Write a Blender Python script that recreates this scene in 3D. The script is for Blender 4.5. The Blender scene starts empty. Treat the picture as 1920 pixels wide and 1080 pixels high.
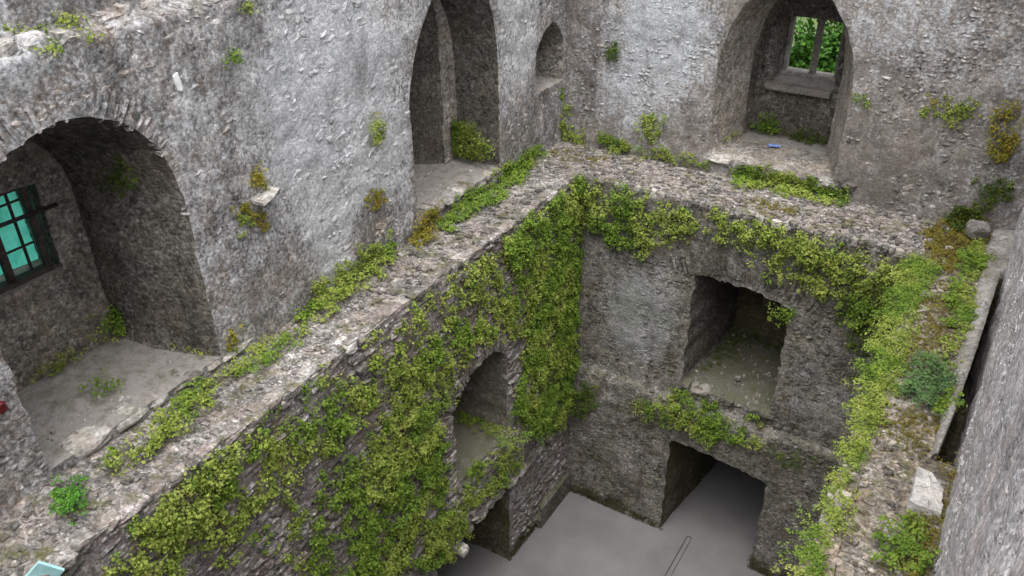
import bpy, math, random
import numpy as np
from mathutils import Matrix, Vector
from mathutils.geometry import delaunay_2d_cdt

# ------------------------------------------------------------------ camera, sky, sun, exposure
S = bpy.context.scene
COL = S.collection
CAM = np.array([5.594, -11.026, 5.5])
FPX, PITCH, YAW, ROLL = 1565.7, 0.5547, 0.5570, -0.0069
_fh = np.array([-math.sin(YAW), math.cos(YAW), 0]); _r = np.array([math.cos(YAW), math.sin(YAW), 0]); _u = np.array([0, 0, 1.0])
FW = math.cos(PITCH)*_fh - math.sin(PITCH)*_u
UP0 = math.sin(PITCH)*_fh + math.cos(PITCH)*_u
RT = math.cos(ROLL)*_r + math.sin(ROLL)*UP0
UP = -math.sin(ROLL)*_r + math.cos(ROLL)*UP0
cd = bpy.data.cameras.new('camera'); cam = bpy.data.objects.new('camera', cd); COL.objects.link(cam)
cd.sensor_width = 36.0; cd.lens = 36.0*FPX/1920.0; cd.clip_start = 0.05; cd.clip_end = 2000
cam.matrix_world = Matrix(((RT[0], UP[0], -FW[0], CAM[0]), (RT[1], UP[1], -FW[1], CAM[1]), (RT[2], UP[2], -FW[2], CAM[2]), (0, 0, 0, 1)))
S.camera = cam

SUN_ELEV, SUN_AZ = math.radians(76), math.radians(168)          # compass-style azimuth of the sun, clockwise from +y
wd = bpy.data.worlds.new('World'); S.world = wd; wd.use_nodes = True
wn = wd.node_tree.nodes; wl = wd.node_tree.links
bg = wn['Background']; bg.inputs['Strength'].default_value = 0.12
sk = wn.new('ShaderNodeTexSky'); sk.sky_type = 'NISHITA'; sk.sun_disc = False
sk.sun_elevation = SUN_ELEV; sk.sun_rotation = SUN_AZ; sk.air_density = 1.0; sk.dust_density = 4.0; sk.ozone_density = 1.0
hs = wn.new('ShaderNodeHueSaturation'); hs.inputs['Saturation'].default_value = 0.22     # grey cloud cover
wl.new(sk.outputs[0], hs.inputs['Color']); wl.new(hs.outputs[0], bg.inputs['Color'])
sd = bpy.data.lights.new('sun', 'SUN'); sd.energy = 1.5; sd.angle = math.radians(80); sd.color = (1.0, 0.97, 0.93)
so = bpy.data.objects.new('sun', sd); COL.objects.link(so)
sdir = Vector((math.sin(SUN_AZ)*math.cos(SUN_ELEV), math.cos(SUN_AZ)*math.cos(SUN_ELEV), math.sin(SUN_ELEV)))
so.rotation_euler = sdir.to_track_quat('Z', 'Y').to_euler(); so.location = (3, -6, 14)
S.view_settings.view_transform = 'Standard'; S.view_settings.look = 'None'
S.view_settings.exposure = 1.52; S.view_settings.gamma = 1.0; S.view_settings.use_curve_mapping = False
S.render.engine = 'CYCLES'; S.cycles.max_bounces = 8; S.cycles.diffuse_bounces = 5

rng = np.random.default_rng(11); random.seed(11)

# ------------------------------------------------------------------ noise
def _h(ix, iy, iz, s):
    n = (ix.astype(np.int64)*374761393 + iy.astype(np.int64)*668265263 + iz.astype(np.int64)*2147483629 + s*1274126177) & 0xFFFFFFFF
    n = ((n ^ (n >> 13))*1274126177) & 0xFFFFFFFF
    n = ((n ^ (n >> 16))*2246822519) & 0xFFFFFFFF
    return ((n ^ (n >> 15)) & 0xFFFFFF)/float(0xFFFFFF)
def vn(P, f, s=0):
    P = np.asarray(P, float)*f; i = np.floor(P); t = P-i; t = t*t*(3-2*t); x, y, z = i.T; a, b, c = t.T
    g = lambda dx, dy, dz: _h(x+dx, y+dy, z+dz, s)
    l = lambda p, q, w: p+(q-p)*w
    return l(l(l(g(0,0,0), g(1,0,0), a), l(g(0,1,0), g(1,1,0), a), b), l(l(g(0,0,1), g(1,0,1), a), l(g(0,1,1), g(1,1,1), a), b), c)
def fbm(P, f, o=3, s=0):
    r = 0; w = .5; t = 0
    for k in range(o): r = r + w*vn(P, f*2**k, s+k); t += w; w *= .5
    return r/t
def sm(x): x = np.clip(x, 0, 1); return x*x*(3-2*x)

# ------------------------------------------------------------------ materials
def nt(name):
    m = bpy.data.materials.new(name); m.use_nodes = True; n = m.node_tree.nodes; l = m.node_tree.links
    return m, n, l, n['Principled BSDF']
class G:
    def __init__(s, n, l): s.n, s.l = n, l
    def put(s, sock, v):
        if hasattr(v, 'is_linked') or isinstance(v, bpy.types.NodeSocket): s.l.new(v, sock)
        elif isinstance(v, tuple) and len(v) == 3 and sock.type == 'RGBA': sock.default_value = (*v, 1)
        else: sock.default_value = v
    def math(s, op, a, b=0.0, c=None, clamp=False):
        k = s.n.new('ShaderNodeMath'); k.operation = op; k.use_clamp = clamp
        s.put(k.inputs[0], a); s.put(k.inputs[1], b)
        if c is not None: s.put(k.inputs[2], c)
        return k.outputs[0]
    def mix(s, f, a, b, mode='MIX'):
        k = s.n.new('ShaderNodeMix'); k.data_type = 'RGBA'; k.blend_type = mode
        s.put(k.inputs[0], f); s.put(k.inputs[6], a); s.put(k.inputs[7], b); return k.outputs[2]
    def ramp(s, f, lo, hi, v0=0.0, v1=1.0):
        k = s.n.new('ShaderNodeMapRange'); k.interpolation_type = 'SMOOTHSTEP'
        s.put(k.inputs[0], f); k.inputs[1].default_value = lo; k.inputs[2].default_value = hi; k.inputs[3].default_value = v0; k.inputs[4].default_value = v1
        return k.outputs[0]
    def noise(s, vec, scale, detail=4, rough=.6, stretch=None):
        if stretch:
            mp = s.n.new('ShaderNodeMapping'); mp.inputs['Scale'].default_value = stretch; s.l.new(vec, mp.inputs['Vector']); vec = mp.outputs[0]
        k = s.n.new('ShaderNodeTexNoise'); k.inputs['Scale'].default_value = scale; k.inputs['Detail'].default_value = detail; k.inputs['Roughness'].default_value = rough
        s.l.new(vec, k.inputs['Vector']); return k.outputs['Fac']
    def voro(s, vec, scale, feat='F1'):
        k = s.n.new('ShaderNodeTexVoronoi'); k.feature = feat; k.inputs['Scale'].default_value = scale; s.l.new(vec, k.inputs['Vector']); return k

def masonry(name, dark, mid, light, warm, lime=.5, limecol=(.50, .52, .55), moss=.4, green=0.0, stain=.5, stonevar=.8, bump=.38, lime_region=None, fine=1.0, floorcol=None, cells=1.0):
    m, n, l, b = nt(name); g = G(n, l)
    geo = n.new('ShaderNodeNewGeometry'); P = geo.outputs['Position']
    oi = n.new('ShaderNodeObjectInfo')
    r = g.math('FRACT', g.math('ADD', geo.outputs['Random Per Island'], g.math('MULTIPLY', oi.outputs['Random'], 7.31)))
    r2 = g.math('FRACT', g.math('MULTIPLY', r, 17.77))
    a = g.noise(P, 2.3, 6, .65); c = g.noise(P, 8*fine, 6, .68); f = g.noise(P, 27*fine, 4, .62); f3 = g.noise(P, 1.1, 5, .6)
    col = g.mix(g.ramp(c, .34, .60), dark, mid)
    col = g.mix(g.ramp(f, .50, .64, 0, .72), col, light)
    col = g.mix(g.ramp(f, .46, .35, 0, .7), col, tuple(x*.6 for x in dark))
    kk = n.new('ShaderNodeVectorMath'); kk.operation = 'SCALE'; l.new(col, kk.inputs[0]); l.new(g.ramp(f3, .32, .68, .72, 1.22), kk.inputs['Scale']); col = kk.outputs[0]
    col = g.mix(g.math('MULTIPLY', g.ramp(a, .46, .64), g.ramp(f, .3, .6, .3, .85)), col, warm)
    wv = n.new('ShaderNodeVectorMath'); wv.operation = 'MULTIPLY_ADD'; nz = n.new('ShaderNodeTexNoise'); nz.inputs['Scale'].default_value = 9; nz.inputs['Detail'].default_value = 3; l.new(P, nz.inputs['Vector'])
    l.new(nz.outputs['Color'], wv.inputs[0]); wv.inputs[1].default_value = (.10, .10, .10); l.new(P, wv.inputs[2])
    v1 = g.voro(wv.outputs[0], 17*fine); v2 = g.voro(wv.outputs[0], 34*fine); ed = g.voro(wv.outputs[0], 17*fine, 'DISTANCE_TO_EDGE')
    s1 = n.new('ShaderNodeSeparateColor'); l.new(v1.outputs['Color'], s1.inputs[0]); s2 = n.new('ShaderNodeSeparateColor'); l.new(v2.outputs['Color'], s2.inputs[0])
    ct = g.math('MULTIPLY', g.ramp(s1.outputs[0], 0, 1, 1-.30*cells, 1+.34*cells), g.ramp(s2.outputs[0], 0, 1, 1-.26*cells, 1+.30*cells))
    ct = g.math('MULTIPLY', ct, g.ramp(ed.outputs['Distance'], 0, .10, 1-.38*cells, 1))
    kc = n.new('ShaderNodeVectorMath'); kc.operation = 'SCALE'; l.new(col, kc.inputs[0]); l.new(ct, kc.inputs['Scale']); col = kc.outputs[0]
    col = g.mix(g.math('MULTIPLY', g.ramp(s1.outputs[1], .72, .9), .5*cells), col, warm)
    sv = g.ramp(r, 0, 1, 1-.42*stonevar, 1+.50*stonevar)
    k = n.new('ShaderNodeVectorMath'); k.operation = 'SCALE'; l.new(col, k.inputs[0]); l.new(sv, k.inputs['Scale']); col = k.outputs[0]
    col = g.mix(g.math('MULTIPLY', g.ramp(r2, .70, .95), .45*stonevar), col, tuple(x*1.15 for x in warm))
    # old lime wash in ragged, partly run-down patches
    w1 = g.noise(P, .55, 5, .6, (1, 1, .55)); w2 = g.noise(P, 5.5, 6, .7, (1.2, 1.2, .45)); w3 = g.noise(P, 25*fine, 4, .62)
    w = g.math('ADD', g.math('MULTIPLY', w1, .9), g.math('ADD', g.math('MULTIPLY', w2, .70), g.math('MULTIPLY', w3, .95)))
    if lime_region:
        for (cx, cy, cz, rx, ry, rz, amt) in lime_region:
            mp = n.new('ShaderNodeMapping'); mp.vector_type = 'TEXTURE'; mp.inputs['Location'].default_value = (cx, cy, cz); mp.inputs['Scale'].default_value = (rx, ry, rz)
            l.new(P, mp.inputs['Vector']); ln = n.new('ShaderNodeVectorMath'); ln.operation = 'LENGTH'; l.new(mp.outputs[0], ln.inputs[0])
            w = g.math('ADD', w, g.ramp(ln.outputs['Value'], 1.1, .2, 0, amt))
    lm = g.ramp(w, 1.38-.26*lime, 1.70-.22*lime, 0, .78)
    lk = n.new('ShaderNodeVectorMath'); lk.operation = 'SCALE'; l.new(g.mix(g.ramp(f, .38, .6), tuple(x*.78 for x in limecol), tuple(min(.8, x*1.08) for x in limecol)), lk.inputs[0]); l.new(g.ramp(ct, .5, 1.5, .80, 1.15), lk.inputs['Scale'])
    col = g.mix(lm, col, lk.outputs[0])
    # dark run-off staining
    st = g.noise(P, 1.5, 6, .65, (1.5, 1.5, .3)); st2 = g.noise(P, 9, 5, .7)
    sf = g.math('MULTIPLY', g.ramp(g.math('ADD', st, g.math('MULTIPLY', st2, .3)), .66, .86), stain)
    col = g.mix(sf, col, tuple(x*.42 for x in dark))
    # separate colour on up-facing floors, moss and algae
    sep = n.new('ShaderNodeSeparateXYZ'); l.new(geo.outputs['True Normal'], sep.inputs[0])
    if floorcol: col = g.mix(g.math('MULTIPLY', g.ramp(sep.outputs['Z'], .6, .95), g.ramp(c, .3, .6, .45, .9)), col, floorcol)
    mo = g.noise(P, 3.1, 6, .7); mo2 = g.noise(P, 22, 4, .7)
    up = g.ramp(sep.outputs['Z'], .1, .9)
    mf = g.math('MULTIPLY', g.math('MULTIPLY', g.ramp(g.math('ADD', mo, g.math('MULTIPLY', mo2, .35)), .66, .86), g.math('ADD', g.math('MULTIPLY', up, .8), .25)), moss)
    col = g.mix(mf, col, (.085, .085, .022))
    if green > 0:
        gf = g.math('MULTIPLY', g.ramp(g.math('ADD', g.noise(P, 1.7, 5, .65), g.math('MULTIPLY', mo2, .25)), .48, .78), green)
        col = g.mix(gf, col, (.07, .075, .032))
    l.new(col, b.inputs['Base Color']); b.inputs['Roughness'].default_value = .93; b.inputs['Specular IOR Level'].default_value = .18
    hgt = g.math('ADD', g.math('MULTIPLY', g.ramp(ed.outputs['Distance'], 0, .25), .35*cells), g.math('MULTIPLY', c, .9)); hgt = g.math('ADD', hgt, g.math('ADD', g.math('MULTIPLY', f, .5), g.math('MULTIPLY', g.noise(P, 120*fine, 3, .7), .2)))
    bp = n.new('ShaderNodeBump'); bp.inputs['Strength'].default_value = bump; bp.inputs['Distance'].default_value = .035
    l.new(hgt, bp.inputs['Height']); l.new(bp.outputs[0], b.inputs['Normal'])
    return m

M = {}
M['upper_left'] = masonry('limewashed_rubble', (.155, .146, .14), (.30, .286, .275), (.46, .445, .43), (.31, .255, .215), lime=.80, limecol=(.57, .58, .60), moss=.25, stain=.42, cells=.75, bump=.28,
    lime_region=[(-.94, -4.2, 2.3, 2, 1.7, 1.9, .42), (-.94, -4.6, .7, 2, .5, 1.0, .35), (-.94, -3.3, 1.0, 2, .5, 1.3, .22), (-.94, -.3, 2.2, 2, 1.0, 1.6, .25), (-.94, -6.2, 2.6, 2, .5, 1.2, .15), (-.94, -7.9, 3.7, 2, .8, .3, .12)])
M['upper_back'] = masonry('lichened_rubble', (.135, .123, .115), (.262, .243, .228), (.42, .405, .39), (.255, .222, .198), lime=.5, moss=.35, stain=.48, cells=.75, bump=.28,
    lime_region=[(.8, 1.19, 2.1, 1.2, 2, 1.3, .40), (.2, 1.19, .9, .8, 2, .8, .15), (4.6, 1.19, 2.6, 1.2, 2, .8, .06)])
M['upper_right'] = masonry('weathered_render', (.24, .228, .232), (.45, .435, .44), (.56, .548, .555), (.42, .36, .345), lime=.9, limecol=(.55, .54, .55), moss=.2, stain=.3, fine=1.05, bump=.4, stonevar=.3, cells=.7)
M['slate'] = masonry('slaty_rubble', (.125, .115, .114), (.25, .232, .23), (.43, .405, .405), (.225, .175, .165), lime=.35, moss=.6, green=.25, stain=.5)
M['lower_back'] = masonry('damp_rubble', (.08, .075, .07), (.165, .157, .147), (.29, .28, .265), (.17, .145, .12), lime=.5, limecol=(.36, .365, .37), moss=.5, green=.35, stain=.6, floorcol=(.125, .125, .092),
    lime_region=[(1.2, 0, -2.3, .9, 2, 1.3, .35), (4.3, 0, -3.0, .6, 2, 1.2, .18), (1.0, 0, -5.2, .7, 2, .8, .15)])
M['ledge'] = masonry('ledge_rubble', (.095, .088, .083), (.18, .17, .163), (.335, .322, .312), (.235, .2, .18), lime=.2, limecol=(.42, .41, .39), moss=.75, stain=.35)
M['mossy_ledge'] = masonry('mossy_ledge_rubble', (.105, .09, .072), (.20, .18, .158), (.37, .345, .32), (.25, .2, .15), lime=.3, limecol=(.47, .45, .42), moss=.9, stain=.3)
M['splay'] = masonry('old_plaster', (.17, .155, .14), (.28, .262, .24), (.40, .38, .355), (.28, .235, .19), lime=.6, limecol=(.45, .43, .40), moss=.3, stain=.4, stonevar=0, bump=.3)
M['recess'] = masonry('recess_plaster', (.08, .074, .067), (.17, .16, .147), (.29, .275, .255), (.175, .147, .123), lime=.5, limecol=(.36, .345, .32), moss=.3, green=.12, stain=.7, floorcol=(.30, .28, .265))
M['damp_and_shade'] = masonry('algae_shade_stone', (.062, .058, .045), (.12, .115, .085), (.21, .20, .165), (.12, .105, .06), lime=.1, moss=.8, green=.75, stain=.7)
M['pale'] = masonry('pale_stone', (.22, .205, .19), (.36, .345, .32), (.52, .51, .49), (.36, .31, .27), lime=.4, limecol=(.56, .54, .51), moss=.3, stain=.3, stonevar=.5, cells=.3)
M['white_stone'] = masonry('white_stone', (.42, .41, .39), (.58, .57, .55), (.68, .67, .66), (.52, .48, .44), lime=.5, limecol=(.66, .65, .63), moss=.1, stain=.2, stonevar=0, cells=.2)
M['dressed'] = masonry('dressed_limestone', (.17, .16, .15), (.25, .24, .225), (.36, .345, .33), (.25, .22, .19), lime=.4, limecol=(.4, .39, .37), moss=.3, stain=.4, stonevar=.2, bump=.3, cells=.25)

def leafmat(name, cols, trans=.42):
    m, n, l, b = nt(name); g = G(n, l)
    geo = n.new('ShaderNodeNewGeometry'); P = geo.outputs['Position']; r = geo.outputs['Random Per Island']
    cr = n.new('ShaderNodeValToRGB'); e = cr.color_ramp.elements; e[0].position = 0; e[0].color = (*cols[0], 1); e[1].position = 1; e[1].color = (*cols[-1], 1)
    for i, c in enumerate(cols[1:-1]): q = e.new((i+1)/(len(cols)-1)); q.color = (*c, 1)
    ns = g.noise(P, 6.0, 5, .65)
    l.new(g.math('ADD', g.math('MULTIPLY', r, .40), g.ramp(ns, .32, .68, 0, .60)), cr.inputs[0])
    l.new(cr.outputs[0], b.inputs['Base Color']); b.inputs['Roughness'].default_value = .6; b.inputs['Specular IOR Level'].default_value = .25
    t = n.new('ShaderNodeBsdfTranslucent'); l.new(cr.outputs[0], t.inputs['Color'])
    mx = n.new('ShaderNodeMixShader'); mx.inputs[0].default_value = trans; l.new(b.outputs[0], mx.inputs[1]); l.new(t.outputs[0], mx.inputs[2]); l.new(mx.outputs[0], n['Material Output'].inputs['Surface'])
    return m
LEAF = {'y': leafmat('yellow_green_leaf', [(.095, .13, .026), (.19, .26, .044), (.29, .37, .068), (.39, .46, .105), (.35, .32, .11)]),
        'g': leafmat('green_leaf', [(.085, .145, .022), (.15, .25, .035), (.235, .345, .05), (.33, .42, .07)]),
        'e': leafmat('fresh_green_leaf', [(.045, .14, .02), (.08, .24, .03), (.14, .34, .045), (.2, .4, .06)]),
        'd': leafmat('dark_green_leaf', [(.03, .06, .012), (.065, .115, .017), (.12, .17, .025), (.18, .205, .04)]),
        'b': leafmat('bluish_green_leaf', [(.06, .12, .045), (.11, .20, .075), (.16, .27, .095), (.23, .34, .09)]),
        'o': leafmat('rusty_leaf', [(.15, .11, .02), (.23, .23, .03), (.32, .28, .04), (.36, .22, .05)]),
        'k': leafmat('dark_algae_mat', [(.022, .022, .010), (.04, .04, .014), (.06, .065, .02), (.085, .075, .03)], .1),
        'm': leafmat('moss_frond', [(.09, .065, .02), (.14, .11, .022), (.18, .16, .024), (.24, .21, .03)], .15),
        't': leafmat('tree_leaf', [(.014, .05, .007), (.035, .11, .013), (.075, .20, .022), (.13, .30, .04)], .4)}

def plain(name, col, rough=.7, spec=.3, metal=0, var=.25, scale=18, bump=.15):
    m, n, l, b = nt(name); g = G(n, l); P = n.new('ShaderNodeNewGeometry').outputs['Position']
    f = g.noise(P, scale, 6, .65)
    l.new(g.mix(g.ramp(f, .3, .7), tuple(c*(1-var) for c in col), tuple(min(1, c*(1+var)) for c in col)), b.inputs['Base Color'])
    b.inputs['Roughness'].default_value = rough; b.inputs['Specular IOR Level'].default_value = spec; b.inputs['Metallic'].default_value = metal
    bp = n.new('ShaderNodeBump'); bp.inputs['Strength'].default_value = bump; bp.inputs['Distance'].default_value = .01; l.new(f, bp.inputs['Height']); l.new(bp.outputs[0], b.inputs['Normal'])
    return m
M['iron'] = plain('rusty_iron', (.05, .035, .035), .6, .4, .3, .5, 30)
M['timber'] = plain('dark_red_timber', (.06, .042, .038), .7, .3, 0, .5, 14)
M['grate'] = plain('dark_drain_iron', (.05, .05, .052), .6, .4, .4)
M['bark'] = plain('bark', (.07, .055, .04), .9, .1, 0, .4, 9, .6)
M['red'] = plain('dark_red_paint', (.09, .006, .01), .45, .5)
M['blue'] = plain('blue_foil', (.16, .25, .52), .5, .4)
M['turq'] = plain('pale_turquoise_paint', (.38, .66, .68), .5, .4, 0, .08)
M['guano'] = plain('white_droppings', (.75, .75, .74), .8, .2, 0, .1)

def sheetmat():
    m, n, l, b = nt('turquoise_sheeting'); g = G(n, l); P = n.new('ShaderNodeNewGeometry').outputs['Position']
    c = g.mix(g.ramp(g.noise(P, 5, 6, .7, (1, 1, .5)), .35, .65), (.05, .36, .29), (.12, .54, .45))
    l.new(c, b.inputs['Base Color']); b.inputs['Roughness'].default_value = .5
    t = n.new('ShaderNodeBsdfTranslucent'); l.new(c, t.inputs['Color'])
    mx = n.new('ShaderNodeMixShader'); mx.inputs[0].default_value = .65; l.new(b.outputs[0], mx.inputs[1]); l.new(t.outputs[0], mx.inputs[2]); l.new(mx.outputs[0], n['Material Output'].inputs['Surface'])
    return m
M['sheet'] = sheetmat()

def floormat():
    m, n, l, b = nt('smooth_concrete'); g = G(n, l); P = n.new('ShaderNodeNewGeometry').outputs['Position']
    c = g.mix(g.ramp(g.noise(P, 1.1, 5, .6), .3, .7), (.142, .139, .14), (.185, .182, .184))
    c = g.mix(g.math('MULTIPLY', g.ramp(g.noise(P, 28, 6, .75), .55, .75), .4), c, (.34, .335, .33))
    c = g.mix(g.math('MULTIPLY', g.ramp(g.noise(P, 3.2, 6, .7), .55, .75), .3), c, (.15, .15, .14))
    v = g.voro(P, 5.0); c = g.mix(g.ramp(v.outputs['Distance'], .045, .02, 0, .5), c, (.5, .49, .47))
    l.new(c, b.inputs['Base Color']); b.inputs['Roughness'].default_value = .6; b.inputs['Specular IOR Level'].default_value = .3
    bp = n.new('ShaderNodeBump'); bp.inputs['Strength'].default_value = .12; bp.inputs['Distance'].default_value = .01; l.new(g.noise(P, 60, 4, .6), bp.inputs['Height']); l.new(bp.outputs[0], b.inputs['Normal'])
    return m
M['floor'] = floormat()
def groundmat():
    m, n, l, b = nt('rough_grass'); g = G(n, l); P = n.new('ShaderNodeNewGeometry').outputs['Position']
    l.new(g.mix(g.ramp(g.noise(P, 1.5, 6, .7), .3, .7), (.03, .05, .012), (.07, .10, .025)), b.inputs['Base Color']); b.inputs['Roughness'].default_value = .9
    return m
M['ground'] = groundmat()

# ------------------------------------------------------------------ mesh helpers
def mesh_np(name, V, F, smooth=False):
    me = bpy.data.meshes.new(name); V = np.asarray(V, np.float32); F = np.asarray(F, np.int32); k = F.shape[1]
    me.vertices.add(len(V)); me.vertices.foreach_set('co', V.ravel())
    me.loops.add(F.size); me.loops.foreach_set('vertex_index', F.ravel())
    me.polygons.add(len(F)); me.polygons.foreach_set('loop_start', np.arange(0, F.size, k, dtype=np.int32)); me.polygons.foreach_set('loop_total', np.full(len(F), k, np.int32))
    me.polygons.foreach_set('use_smooth', np.full(len(F), smooth, bool)); me.update(calc_edges=True); me.validate()
    return me
def obj(name, me, mat, parent=None, label=None, cat=None, group=None, kind=None):
    if mat and not me.materials: me.materials.append(mat)
    o = bpy.data.objects.new(name, me); COL.objects.link(o)
    if parent: o.parent = parent
    return tag(o, label, cat, group, kind)
def tag(o, label=None, cat=None, group=None, kind=None):
    for k, v in (('label', label), ('category', cat), ('group', group), ('kind', kind)):
        if v: o[k] = v
    return o
def empty(name, loc, label=None, cat=None, group=None, kind=None):
    o = bpy.data.objects.new(name, None); COL.objects.link(o); o.location = loc; o.empty_display_size = .3
    return tag(o, label, cat, group, kind)
def adopt(o, parent):          # parent without moving, for roots that are not at the origin
    o.parent = parent; o.matrix_parent_inverse = Matrix.Translation(-Vector(parent.location)); return o
def box_me(name, c, s, rot=None, jit=0.0, bev=0.0):
    import bmesh
    bm = bmesh.new(); bmesh.ops.create_cube(bm, size=1.0)
    for v in bm.verts: v.co = Vector((v.co.x*s[0], v.co.y*s[1], v.co.z*s[2]))
    if bev: bmesh.ops.bevel(bm, geom=bm.edges[:], offset=bev, segments=2, affect='EDGES', profile=.6)
    if jit:
        for v in bm.verts: v.co += Vector([random.uniform(-jit, jit) for _ in range(3)])
    if rot is not None:
        for v in bm.verts: v.co = rot @ v.co
    for v in bm.verts: v.co += Vector(c)
    me = bpy.data.meshes.new(name); bm.to_mesh(me); bm.free(); return me
def tube_me(name, pts, rad, n=8):
    pts = [Vector(p) for p in pts]; V = []; F = []
    for i, p in enumerate(pts):
        t = (pts[min(i+1, len(pts)-1)]-pts[max(i-1, 0)]).normalized(); a = t.orthogonal().normalized() if i == 0 else (a-t*a.dot(t)).normalized(); b = t.cross(a)
        r = rad[i] if hasattr(rad, '__len__') else rad
        for k in range(n): V.append(p+r*(math.cos(2*math.pi*k/n)*a+math.sin(2*math.pi*k/n)*b))
    for i in range(len(pts)-1):
        for k in range(n): F.append((i*n+k, i*n+(k+1)%n, (i+1)*n+(k+1)%n, (i+1)*n+k))
    V += [pts[0], pts[-1]]; L = len(V)
    for k in range(n): F.append((L-2, (k+1)%n, k, k)); F.append((L-1, (len(pts)-1)*n+k, (len(pts)-1)*n+(k+1)%n, (len(pts)-1)*n+(k+1)%n))
    me = bpy.data.meshes.new(name); me.from_pydata([tuple(v) for v in V], [], [tuple(dict.fromkeys(f)) for f in F]); me.update()
    for p in me.polygons: p.use_smooth = True
    return me

# ------------------------------------------------------------------ the planes the place is made of
# each frame: (u, v, d) -> world point, d = distance in front of the face; N points into the open court
class Frame:
    def __init__(s, fn, U, V, N): s.fn, s.U, s.V, s.N = fn, np.array(U, float), np.array(V, float), np.array(N, float)
    def pos(s, u, v, d):
        u, v, d = np.broadcast_arrays(np.asarray(u, float), np.asarray(v, float), np.asarray(d, float)); return np.stack(s.fn(u, v, d), -1)
LEFT_UP, BACK_UP, RIGHT_IN, FLOOR_Z = -.942, 1.193, 5.18, -6.887
FR = {'upper_left': Frame(lambda u, v, d: (LEFT_UP+d-.22*sm((v-3.70)/.06), u, v), (0,1,0), (0,0,1), (1,0,0)),
      'upper_back': Frame(lambda u, v, d: (u, BACK_UP-d, v), (1,0,0), (0,0,1), (0,-1,0)),
      'lower_left': Frame(lambda u, v, d: (d+.0*u, u, v), (0,1,0), (0,0,1), (1,0,0)),
      'lower_back': Frame(lambda u, v, d: (u, .05-.11*(1-sm((v+3.80)/.14))-.05*sm((v+1.1)/1.0)-d, v), (1,0,0), (0,0,1), (0,-1,0)),
      'lower_right': Frame(lambda u, v, d: (RIGHT_IN-d, u, v), (0,1,0), (0,0,1), (-1,0,0)),
      'upper_right': Frame(lambda u, v, d: (np.interp(u, [-5.5, -4.0, -2.9, -1.7, 0, 1.3], [6.075, 6.07, 6.105, 6.145, 6.115, 6.09])-d, u, v), (0,1,0), (0,0,1), (-1,0,0)),
      'ledge': Frame(lambda u, v, d: (u, v, d), (1,0,0), (0,1,0), (0,0,1))}

def inpoly(p, poly):
    p = np.asarray(p, float); poly = np.asarray(poly, float); x, y = p[:, 0], p[:, 1]; c = np.zeros(len(p), bool); q = np.roll(poly, 1, 0)
    for (x1, y1), (x2, y2) in zip(poly, q):
        if y1 == y2: continue
        t = ((y1 > y) != (y2 > y)) & (x < (x2-x1)*(y-y1)/(y2-y1)+x1); c ^= t
    return c
def resample(poly, sp):
    out = []; n = len(poly)
    for i in range(n):
        a = np.array(poly[i], float); b = np.array(poly[(i+1) % n], float); k = max(1, int(round(np.linalg.norm(b-a)/sp)))
        for j in range(k): out.append(a+(b-a)*j/k)
    return np.array(out)
def bump_field(P, amp, seed): return amp*((fbm(P, 2.2, 3, seed)-.5)*1.6+(fbm(P, 9, 2, seed+5)-.5)*.9)
def face(name, outer, holes, fr, sp, amp, mat, parent, seed=0, back=0.0, fade=.10):
    O = resample(outer, sp); loops = [O]+[np.array(h) for h in holes]
    lo, hi = O.min(0), O.max(0)
    gx, gy = np.meshgrid(np.arange(lo[0], hi[0], sp), np.arange(lo[1], hi[1], sp*.9)); gx[::2] += sp*.5
    I = np.stack([gx.ravel(), gy.ravel()], -1)+rng.uniform(-.25, .25, (gx.size, 2))*sp
    ok = inpoly(I, outer)
    for h in holes: ok &= ~inpoly(I, h)
    I = I[ok]; E = np.concatenate([resample(l, sp*.5) if len(l) < 6 else l for l in loops])
    dist = np.full(len(I), 9.0)
    for s0 in range(0, len(I), 2000): dist[s0:s0+2000] = np.sqrt(((I[s0:s0+2000, None]-E[None])**2).sum(-1).min(1))
    I, dist = I[dist > sp*.55], dist[dist > sp*.55]
    pts = np.concatenate(loops+[I]); edges = []; k = 0
    for l in loops: edges += [(k+i, k+(i+1) % len(l)) for i in range(len(l))]; k += len(l)
    vs, _, fs, ov, _, _ = delaunay_2d_cdt([Vector(p) for p in pts], edges, [], 0, 1e-5)
    v2 = np.array([tuple(v) for v in vs]); F = np.array([tuple(f) for f in fs if len(f) == 3]); c = v2[F].mean(1); ok = inpoly(c, outer)
    for h in holes: ok &= ~inpoly(c, h)
    F = F[ok]; di = np.zeros(len(v2)); n0 = k
    for i, o in enumerate(ov):
        if o and o[0] >= n0: di[i] = dist[o[0]-n0]
    d = bump_field(fr.pos(v2[:, 0], v2[:, 1], 0), amp, seed)*np.clip(di/fade, 0, 1)-back
    return obj(name, mesh_np(name, fr.pos(v2[:, 0], v2[:, 1], d), F, True), mat, parent)

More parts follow.
